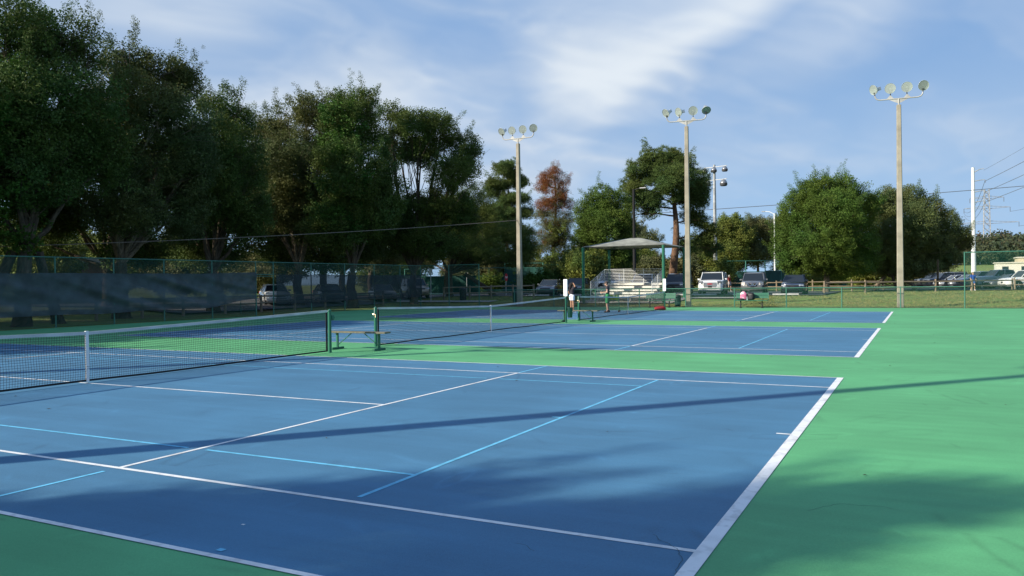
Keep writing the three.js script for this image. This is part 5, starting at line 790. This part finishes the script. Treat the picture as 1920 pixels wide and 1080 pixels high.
[[-52, -30], [-50, -42], [-50, -56], [-46, -74], [-38, -84], [-30, -92], [-22, -96], [-60, -24], [-62, -36], [-64, -48], [-66, -14]].forEach(([x, z], i) => shrub('shrub', 'sunlit yellow green undergrowth seen between the dark trunks', x, z, 6.5, i > 6 ? 6.5 : 4.8, i % 3 ? 'olive' : 'lime', 70 + i, 0.9, 'broad', 'undergrowth behind the dark trees'));
[[-46, -100], [-30, -112], [-18, -128], [-2, -138], [10, -125]].forEach(([x, z], i) => tree('oak_tree', ['far tall grey green tree above the distant green screens', 'far olive tree left of the big pine', 'far grey green tree behind the floodlight mast', 'far low olive tree behind the thin white pole', 'far low tree behind the bright green tree'][i], oakShape(x, z, [13, 11, 9.5, 8.5, 7.5][i], 11, 80 + i, 9), { seed: 80 + i, mat: i % 2 ? 'olive' : 'grey', dens: 0.55, gap: 0.25, scale: 1.7, twigs: 3, group: 'far trees behind the car park' }));
{ // wooded rise on the horizon: one mass
  const g = thing('far_wood', 'distant wooded rise on the horizon at right', 'wood', [60, 0, -420]), r = rng(5), pts = [], pts2 = [];
  for (let i = 0; i < 5200; i++) { const x = -70 + r() * 330, d = r() * 90, z = 60 - d + (x > 60 ? 40 : 0), top = (6 + 6 * fbm((x + 60) * 0.06, 2, 3) + 5 * fbm((x + 60) * 0.017 + 8, 5, 2)) * (0.6 + d / 130); pts.push([x, HT(x + 60, z - 420) - 0 + top * Math.pow(r(), 0.6) , z]); if (i % 4 === 0) pts2.push([x + 2, HT(x + 60, z - 420) + top * 1.05 * Math.pow(r(), 0.3), z - 6]); }
  crown(g, pts, CL.far, LM.far, 5, null, 4.2, 'canopy'); crown(g, pts2, CL.far, LM.brown, 6, null, 3.6, 'canopy'); g.userData.kind = 'stuff';
}
{ // a few dry leaves blown onto the courts
  const r = rng(29), m = new MB(); for (let i = 0; i < 46; i++) { const x = -9 + r() * 26, z = -26 + r() * 31, a = r() * 6.283, l = 0.018 + 0.02 * r(), c = Math.cos(a), s = Math.sin(a), q = (u, v, y) => V(x + (u * c - v * s) * l, 0.009 + y, z + (u * s + v * c) * l); m.tri(q(-1, 0, 0), q(0, 0.5, 0.006), q(1, 0, 0.002)); m.tri(q(-1, 0, 0), q(1, 0, 0.002), q(0, -0.5, 0.008)); }
  tag(m.mesh('fallen_leaves', std(rgb(0.07, 0.05, 0.03), { roughness: 1, side: THREE.DoubleSide })), 'tiny dry leaves scattered over the courts', 'leaves', null, 'stuff');
}
{ // coarse lawn tufts near the fence
  const r = rng(17), blade = new MB(); for (let i = 0; i < 9; i++) { const a = r() * 6.283, l = 0.05 + 0.05 * r(), q = V((r() - 0.5) * 0.16, 0, (r() - 0.5) * 0.16), s = V(Math.cos(a) * 0.006, 0, Math.sin(a) * 0.006); blade.tri(q.clone().sub(s), q.clone().add(s), q.clone().add(V((r() - 0.5) * 0.08, l, (r() - 0.5) * 0.08))); }
  const pts = []; while (pts.length < 26000) { const x = -28 + r() * 54, z = r() < 0.75 ? -40.35 - 13.5 * Math.pow(r(), 1.3) : -54 - 20 * r(); if (z < -54 && x < 7.5) continue; if (x > -9.8 && x < 2.6 && z < -44.4 && z > -51.4) continue; if (x < -16 && z < -45.4 && z > -47.4) continue; if (fbm(x * 0.5, z * 0.5, 3) < 0.36) continue; pts.push([x, HT(x, z) - 0.02, z]); }
  const g = crown(scene, pts, blade.geo(), std(rgb(0.17, 0.2, 0.07), { roughness: 1, side: THREE.DoubleSide }), 9, (c, n, q) => { const k = 0.7 + 0.6 * q(), d = q() < 0.35 ? 1 : 0; c.setRGB(k * (d ? 1.7 : 1), k * (d ? 1.3 : 1), k * (d ? 1.5 : 1)); }, 1, 'lawn_grass'); tag(g, 'short green and straw coloured grass tufts beyond the low fence', 'grass', null, 'stuff');
}

// ---------------------------------------------------------------- people
function blob(bones, c, half, res, k = 0.03) {              // smooth union of tapered capsules, meshed by marching cubes
  const mc = new MarchingCubes(res, new THREE.MeshStandardMaterial(), false, false, 60000); mc.isolation = 0; const hs = res / 2;
  for (let z = 0; z < res; z++) for (let y = 0; y < res; y++) for (let x = 0; x < res; x++) {
    const px = c[0] + (x - hs) / hs * half, py = c[1] + (y - hs) / hs * half, pz = c[2] + (z - hs) / hs * half; let d = 1e3;
    for (const [a, b, ra, rb, fz = 1] of bones) { const ax = px - a[0], ay = py - a[1], az = (pz - a[2]) / fz, bx = b[0] - a[0], by = b[1] - a[1], bz = (b[2] - a[2]) / fz, l = bx * bx + by * by + bz * bz || 1e-9, t = clamp((ax * bx + ay * by + az * bz) / l), e = Math.hypot(ax - bx * t, ay - by * t, az - bz * t) - mix(ra, rb, t), h = clamp(0.5 + 0.5 * (d - e) / k); d = d > 10 ? e : mix(d, e, h) - k * h * (1 - h); }
    mc.field[x + y * res + z * res * res] = -d;
  }
  mc.update(); const n = mc.count, p = new Float32Array(n * 3), m = new Float32Array(n * 3);
  for (let i = 0; i < n; i++) for (let q = 0; q < 3; q++) { p[i * 3 + q] = mc.positionArray[i * 3 + q] * half + c[q]; m[i * 3 + q] = mc.normalArray[i * 3 + q]; }
  const g = new THREE.BufferGeometry(); g.setAttribute('position', new THREE.BufferAttribute(p, 3)); g.setAttribute('normal', new THREE.BufferAttribute(m, 3)); return g;
}
// J: joints in metres, feet at y = 0, facing +z; L/R by the figure's own side
function handBones(w, dir, side, s = 1) {                   // palm, four fingers and a thumb from the wrist along dir
  const d = V(...dir).normalize(), sd = V(...side).normalize(), nm = V().crossVectors(d, sd), at = (f, q, n) => V(...w).addScaledVector(d, f * s).addScaledVector(sd, q * s).addScaledVector(nm, n * s).toArray(), o = [[at(0, 0, 0), at(0.08, 0, 0), 0.026 * s, 0.032 * s]];
  [[-0.03, 0.062], [-0.01, 0.072], [0.011, 0.068], [0.03, 0.052]].forEach(([q, l]) => { o.push([at(0.075, q, 0), at(0.075 + l * 0.55, q, 0.008), 0.0105 * s, 0.0095 * s], [at(0.075 + l * 0.55, q, 0.008), at(0.075 + l, q, 0.03), 0.0095 * s, 0.008 * s]); });
  o.push([at(0.02, -0.03, 0), at(0.06, -0.055, 0.015), 0.013 * s, 0.011 * s], [at(0.06, -0.055, 0.015), at(0.09, -0.055, 0.025), 0.011 * s, 0.0085 * s]); return o;
}
function person(pos, turn, J, mats, label, o = {}) {
  const g = thing('person', label, 'person', pos, turn), res = o.res || 84, body = [];
  const hd = J.head, nk = J.neck;
  for (const s of ['L', 'R']) { body.push([J['sh' + s], J['el' + s], 0.047, 0.038], [J['el' + s], J['wr' + s], 0.037, 0.026], [J['hip' + s], J['kn' + s], 0.078, 0.052], [J['kn' + s], J['an' + s], 0.052, 0.034], [J['an' + s], J['toe' + s], 0.036, 0.03]); }
  body.push([J.pelvis, J.chest, 0.115, 0.125, 0.72], [J.chest, nk, 0.105, 0.055, 0.8], [J.shL, J.shR, 0.058, 0.058], [nk, hd, 0.05, 0.055], [J.hipL, J.hipR, 0.095, 0.095, 0.85]);
  const f = J.face, face = [[hd, [hd[0], hd[1] + 0.035, hd[2]], 0.082, 0.088], [[hd[0] + f[0] * 0.03, hd[1] - 0.055, hd[2] + f[1] * 0.03], [hd[0] + f[0] * 0.035, hd[1] - 0.02, hd[2] + f[1] * 0.035], 0.05, 0.06], [[hd[0] + f[0] * 0.085, hd[1] + 0.005, hd[2] + f[1] * 0.085], [hd[0] + f[0] * 0.1, hd[1] - 0.022, hd[2] + f[1] * 0.1], 0.009, 0.013], [[hd[0] + f[1] * 0.085, hd[1] - 0.015, hd[2] - f[0] * 0.085], [hd[0] + f[1] * 0.088, hd[1] + 0.02, hd[2] - f[0] * 0.088], 0.013, 0.017], [[hd[0] - f[1] * 0.085, hd[1] - 0.015, hd[2] + f[0] * 0.085], [hd[0] - f[1] * 0.088, hd[1] + 0.02, hd[2] + f[0] * 0.088], 0.013, 0.017], [[hd[0] + f[0] * 0.08, hd[1] - 0.055, hd[2] + f[1] * 0.08], [hd[0] + f[0] * 0.084, hd[1] - 0.056, hd[2] + f[1] * 0.084], 0.018, 0.012], [nk, hd, 0.05, 0.055]];
  const parts = [blob(body, [0, 0.86, 0], 0.95, res), blob(face, hd, 0.17, 44, 0.018)];
  for (const s of ['L', 'R']) { const h = J['hand' + s]; parts.push(blob([[J['el' + s].map((v, i) => mix(v, J['wr' + s][i], 0.8)), J['wr' + s], 0.028, 0.026], ...handBones(J['wr' + s], h[0], h[1], 0.92)], V(...J['wr' + s]).addScaledVector(V(...h[0]).normalize(), 0.07).toArray(), 0.125, 56, 0.008)); }
  put('body', mergeGeometries(parts), mats.skin, g);
  for (const s of [-1, 1]) new MB().add(new THREE.SphereGeometry(0.011, 8, 6), new THREE.Matrix4().makeTranslation(hd[0] + f[0] * 0.083 + s * f[1] * 0.032, hd[1] + 0.018, hd[2] + f[1] * 0.083 - s * f[0] * 0.032)).mesh('eye', M.black, g);
  const T = [[J.pelvis, J.chest, 0.128, 0.14, 0.75], [J.chest, nk, 0.118, 0.062, 0.82], [J.shL, J.shR, 0.07, 0.07]]; for (const s of ['L', 'R']) T.push([J['sh' + s], J['el' + s].map((v, i) => mix(J['sh' + s][i], v, o.sleeve ?? 0.6)), 0.064, 0.06]);
  const cl = (bn) => bn; put('shirt', blob(cl(T), [0, 1.15, 0], 0.5, 60), mats.shirt, g);
  const P = [[J.pelvis, [J.pelvis[0], J.pelvis[1] + 0.06, J.pelvis[2]], 0.132, 0.128, 0.8], [J.hipL, J.hipR, 0.112, 0.112, 0.88]]; for (const s of ['L', 'R']) P.push([J['hip' + s], J['hip' + s].map((v, i) => mix(v, J['kn' + s][i], o.shorts ?? 0.5)), 0.105, 0.098]); put('shorts', blob(P, [J.pelvis[0], J.pelvis[1] - 0.1, J.pelvis[2]], 0.42, 50, 0.02), mats.shorts, g);
  for (const s of ['L', 'R']) { const a = J['an' + s], t = J['toe' + s]; put('shoe', blob([[[a[0], 0.05, a[2]].map((v, i) => v - (t[i] - a[i]) * 0.25 * (i === 1 ? 0 : 1)), [t[0], 0.036, t[2]], 0.05, 0.04], [[a[0], 0.07, a[2]], [a[0], 0.1, a[2]], 0.046, 0.043]], [mix(a[0], t[0], 0.5), 0.06, mix(a[2], t[2], 0.5)], 0.24, 40, 0.015), mats.shoe, g); }
  if (mats.cap) { const c = blob([[[hd[0], hd[1] + 0.05, hd[2]], [hd[0], hd[1] + 0.065, hd[2]], 0.098, 0.09], [[hd[0] + f[0] * 0.08, hd[1] + 0.06, hd[2] + f[1] * 0.08], [hd[0] + f[0] * 0.16, hd[1] + 0.045, hd[2] + f[1] * 0.16], 0.03, 0.018]], [hd[0], hd[1] + 0.06, hd[2]], 0.22, 40, 0.02); put('cap', c, mats.cap, g); }
  if (mats.hair) put('hair', blob(o.hair || [[[hd[0] - f[0] * 0.02, hd[1] + 0.045, hd[2] - f[1] * 0.02], [hd[0] - f[0] * 0.03, hd[1] + 0.03, hd[2] - f[1] * 0.03], 0.1, 0.1]], [hd[0], hd[1], hd[2]], 0.34, 52, 0.03), mats.hair, g);
  return g;
}
const skinTan = std(rgb(0.36, 0.19, 0.11), { roughness: 0.55 }), skinPale = std(rgb(0.5, 0.3, 0.21), { roughness: 0.55 }), skinDark = std(rgb(0.28, 0.14, 0.085), { roughness: 0.55 });
const cloth = (r, g, b) => std(rgb(r, g, b), { roughness: 0.9 });
// woman at the far net post, back half turned, one hand at her head, the other on her hip
{
  const J = { head: [0, 1.50, 0.02], neck: [0, 1.36, 0], chest: [0, 1.2, 0], pelvis: [0, 0.93, 0], shL: [0.165, 1.31, 0], shR: [-0.165, 1.31, 0], elL: [0.27, 1.1, -0.06], wrL: [0.19, 0.95, 0.1], elR: [-0.29, 1.44, 0.03], wrR: [-0.13, 1.57, 0.04], hipL: [0.085, 0.88, 0], hipR: [-0.085, 0.88, 0], knL: [0.1, 0.48, 0.02], knR: [-0.1, 0.48, 0.03], anL: [0.105, 0.08, 0], anR: [-0.12, 0.08, 0], toeL: [0.14, 0.035, 0.14], toeR: [-0.14, 0.035, 0.15], face: [0, 1], handL: [[-0.5, -0.4, 0.2], [0, 1, 0.3]], handR: [[0.9, 0.3, 0.1], [0, 0.3, -1]] };
  const patt = tex(64, 0.3, (u, v) => { const n = vnoise(u * 7, v * 4, 0, 7); return n > 0.72 ? [0.85, 0.2, 0.5] : n < 0.24 ? [0.15, 0.5, 0.6] : [0.95, 0.95, 0.95]; });
  const g = person([-3.5, 0.005, -30.2], 2.5, J, { skin: skinTan, shirt: cloth(0.025, 0.022, 0.03), shorts: cloth(0.8, 0.8, 0.82), shoe: cloth(0.75, 0.75, 0.76), hair: cloth(0.012, 0.009, 0.008) }, 'person in black top and white patterned shorts, hand raised to dark hair', { shorts: 0.32, sleeve: 0.5, hair: [[[0, 1.55, 0], [0, 1.53, -0.02], 0.1, 0.1], [[0, 1.52, -0.06], [0, 1.38, -0.1], 0.085, 0.07], [[0, 1.36, -0.1], [0, 1.24, -0.12], 0.06, 0.03]] });
  const band = new MB(); [[0.05, 0.5, 0.6, 0], [0.7, 0.15, 0.4, 1]].forEach(([r, gg, b, k]) => put('shorts_print', blob([[[k ? -0.06 : 0.03, 0.9, -0.1], [k ? 0.0 : 0.11, 0.87, -0.095], 0.028, 0.02]], [0, 0.88, -0.09], 0.2, 32, 0.01), cloth(r, gg, b), g));
}
// man beyond the net facing left, forearm forward
{
  const J = { head: [0, 1.55, 0.06], neck: [0, 1.42, 0.02], chest: [0, 1.24, 0], pelvis: [0, 0.96, 0], shL: [0.19, 1.36, 0], shR: [-0.19, 1.36, 0], elL: [0.24, 1.1, 0.0], wrL: [0.18, 1.08, 0.26], elR: [-0.24, 1.1, 0.02], wrR: [-0.18, 1.06, 0.27], hipL: [0.09, 0.91, 0], hipR: [-0.09, 0.91, 0], knL: [0.11, 0.5, 0.03], knR: [-0.1, 0.5, 0.02], anL: [0.13, 0.08, 0], anR: [-0.12, 0.08, -0.02], toeL: [0.16, 0.035, 0.15], toeR: [-0.15, 0.035, 0.14], face: [0, 1], handL: [[-0.2, 0.05, 1], [0, 1, 0]], handR: [[0.2, 0.05, 1], [0, 1, 0]] };
  J.head[1] = 1.54;
  person([-1.95, 0.005, -31.5], -1.35, J, { skin: skinPale, shirt: cloth(0.05, 0.042, 0.045), shorts: cloth(0.03, 0.22, 0.08), shoe: cloth(0.02, 0.02, 0.025), cap: cloth(0.06, 0.05, 0.045) }, 'person in dark shirt, cap and green shorts beside the ball cart', { shorts: 0.85, sleeve: 0.28 });
}
// far walkers
const walkJ = { head: [0, 1.56, 0.02], neck: [0, 1.42, 0], chest: [0, 1.24, 0], pelvis: [0, 0.96, 0], shL: [0.18, 1.36, 0], shR: [-0.18, 1.36, 0], elL: [0.24, 1.1, -0.05], wrL: [0.25, 0.95, 0.1], elR: [-0.24, 1.1, 0.05], wrR: [-0.25, 0.92, 0.16], hipL: [0.09, 0.91, 0], hipR: [-0.09, 0.91, 0], knL: [0.1, 0.5, 0.12], knR: [-0.1, 0.5, 0], anL: [0.1, 0.08, 0.12], anR: [-0.1, 0.08, -0.18], toeL: [0.1, 0.035, 0.26], toeR: [-0.1, 0.035, -0.05], face: [0, 1], handL: [[0, -1, 0.3], [0, 0, 1]], handR: [[0, -1, 0.3], [0, 0, 1]] };
person([17.4, HT(17.4, -75), -75], 0.4, walkJ, { skin: skinPale, shirt: cloth(0.02, 0.07, 0.35), shorts: cloth(0.05, 0.1, 0.3), shoe: cloth(0.5, 0.5, 0.5), hair: cloth(0.2, 0.12, 0.07) }, 'person in a blue shirt walking behind the rail fence', { res: 64 });
person([-4.3, HT(-4.3, -74) + 0.05, -73.5], 1.2, walkJ, { skin: skinPale, shirt: cloth(0.35, 0.04, 0.03), shorts: cloth(0.4, 0.4, 0.42), shoe: cloth(0.3, 0.3, 0.3), hair: cloth(0.5, 0.48, 0.45) }, 'distant person in a red shirt left of the pewter SUV', { res: 64 });
{ // ball cart
  const g = thing('ball_cart', 'wire ball cart full of yellow tennis balls beside the person in green shorts', 'ball cart', [-1.75, 0.005, -31.85], 0.3), m = M.postGreen;
  for (const [x, z] of [[-0.3, -0.22], [0.3, -0.22], [0.3, 0.22], [-0.3, 0.22]]) { new MB().tube(V(x, 0.1, z), V(x * 0.95, 0.92, z * 0.95), 0.012, 0.012, 6).mesh('leg', m, g); const w = new MB().tube(V(x, 0.06, z - 0.015), V(x, 0.06, z + 0.015), 0.06, 0.06, 14).mesh('wheel', M.rubber, g); }
  for (const y of [0.3, 0.62, 0.9]) { const b = new MB(); const q = [[-0.3, -0.22], [0.3, -0.22], [0.3, 0.22], [-0.3, 0.22], [-0.3, -0.22]].map(([x, z]) => V(x * 0.98, y, z * 0.98)); for (let i = 0; i < 4; i++) b.tube(q[i], q[i + 1], 0.008, 0.008, 5); b.mesh('frame_hoop', m, g); }
  const wires = new MB(); for (let i = 0; i <= 14; i++) { const x = mix(-0.29, 0.29, i / 14); for (const z of [-0.21, 0.21]) wires.tube(V(x, 0.62, z), V(x, 0.9, z), 0.003, 0.003, 3); wires.tube(V(x, 0.62, -0.21), V(x, 0.62, 0.21), 0.003, 0.003, 3); } for (let i = 0; i <= 10; i++) { const z = mix(-0.21, 0.21, i / 10); for (const x of [-0.29, 0.29]) wires.tube(V(x, 0.62, z), V(x, 0.9, z), 0.003, 0.003, 3); } wires.mesh('basket_wires', m, g);
  const r = rng(8), balls = new MB(), pts = []; const ball = new THREE.SphereGeometry(0.033, 8, 6); for (let k = 0; k < 110; k++) { balls.add(ball, new THREE.Matrix4().makeTranslation((r() - 0.5) * 0.5, 0.66 + r() * 0.24, (r() - 0.5) * 0.36)); } const bm = tag(balls.mesh('tennis_balls', std(rgb(0.5, 0.62, 0.06), { roughness: 0.95 })), 'yellow green tennis balls heaped in the cart basket', 'balls', null, 'stuff'); bm.position.copy(g.position); bm.rotation.y = g.rotation.y;
}
renderer.render(scene, camera);
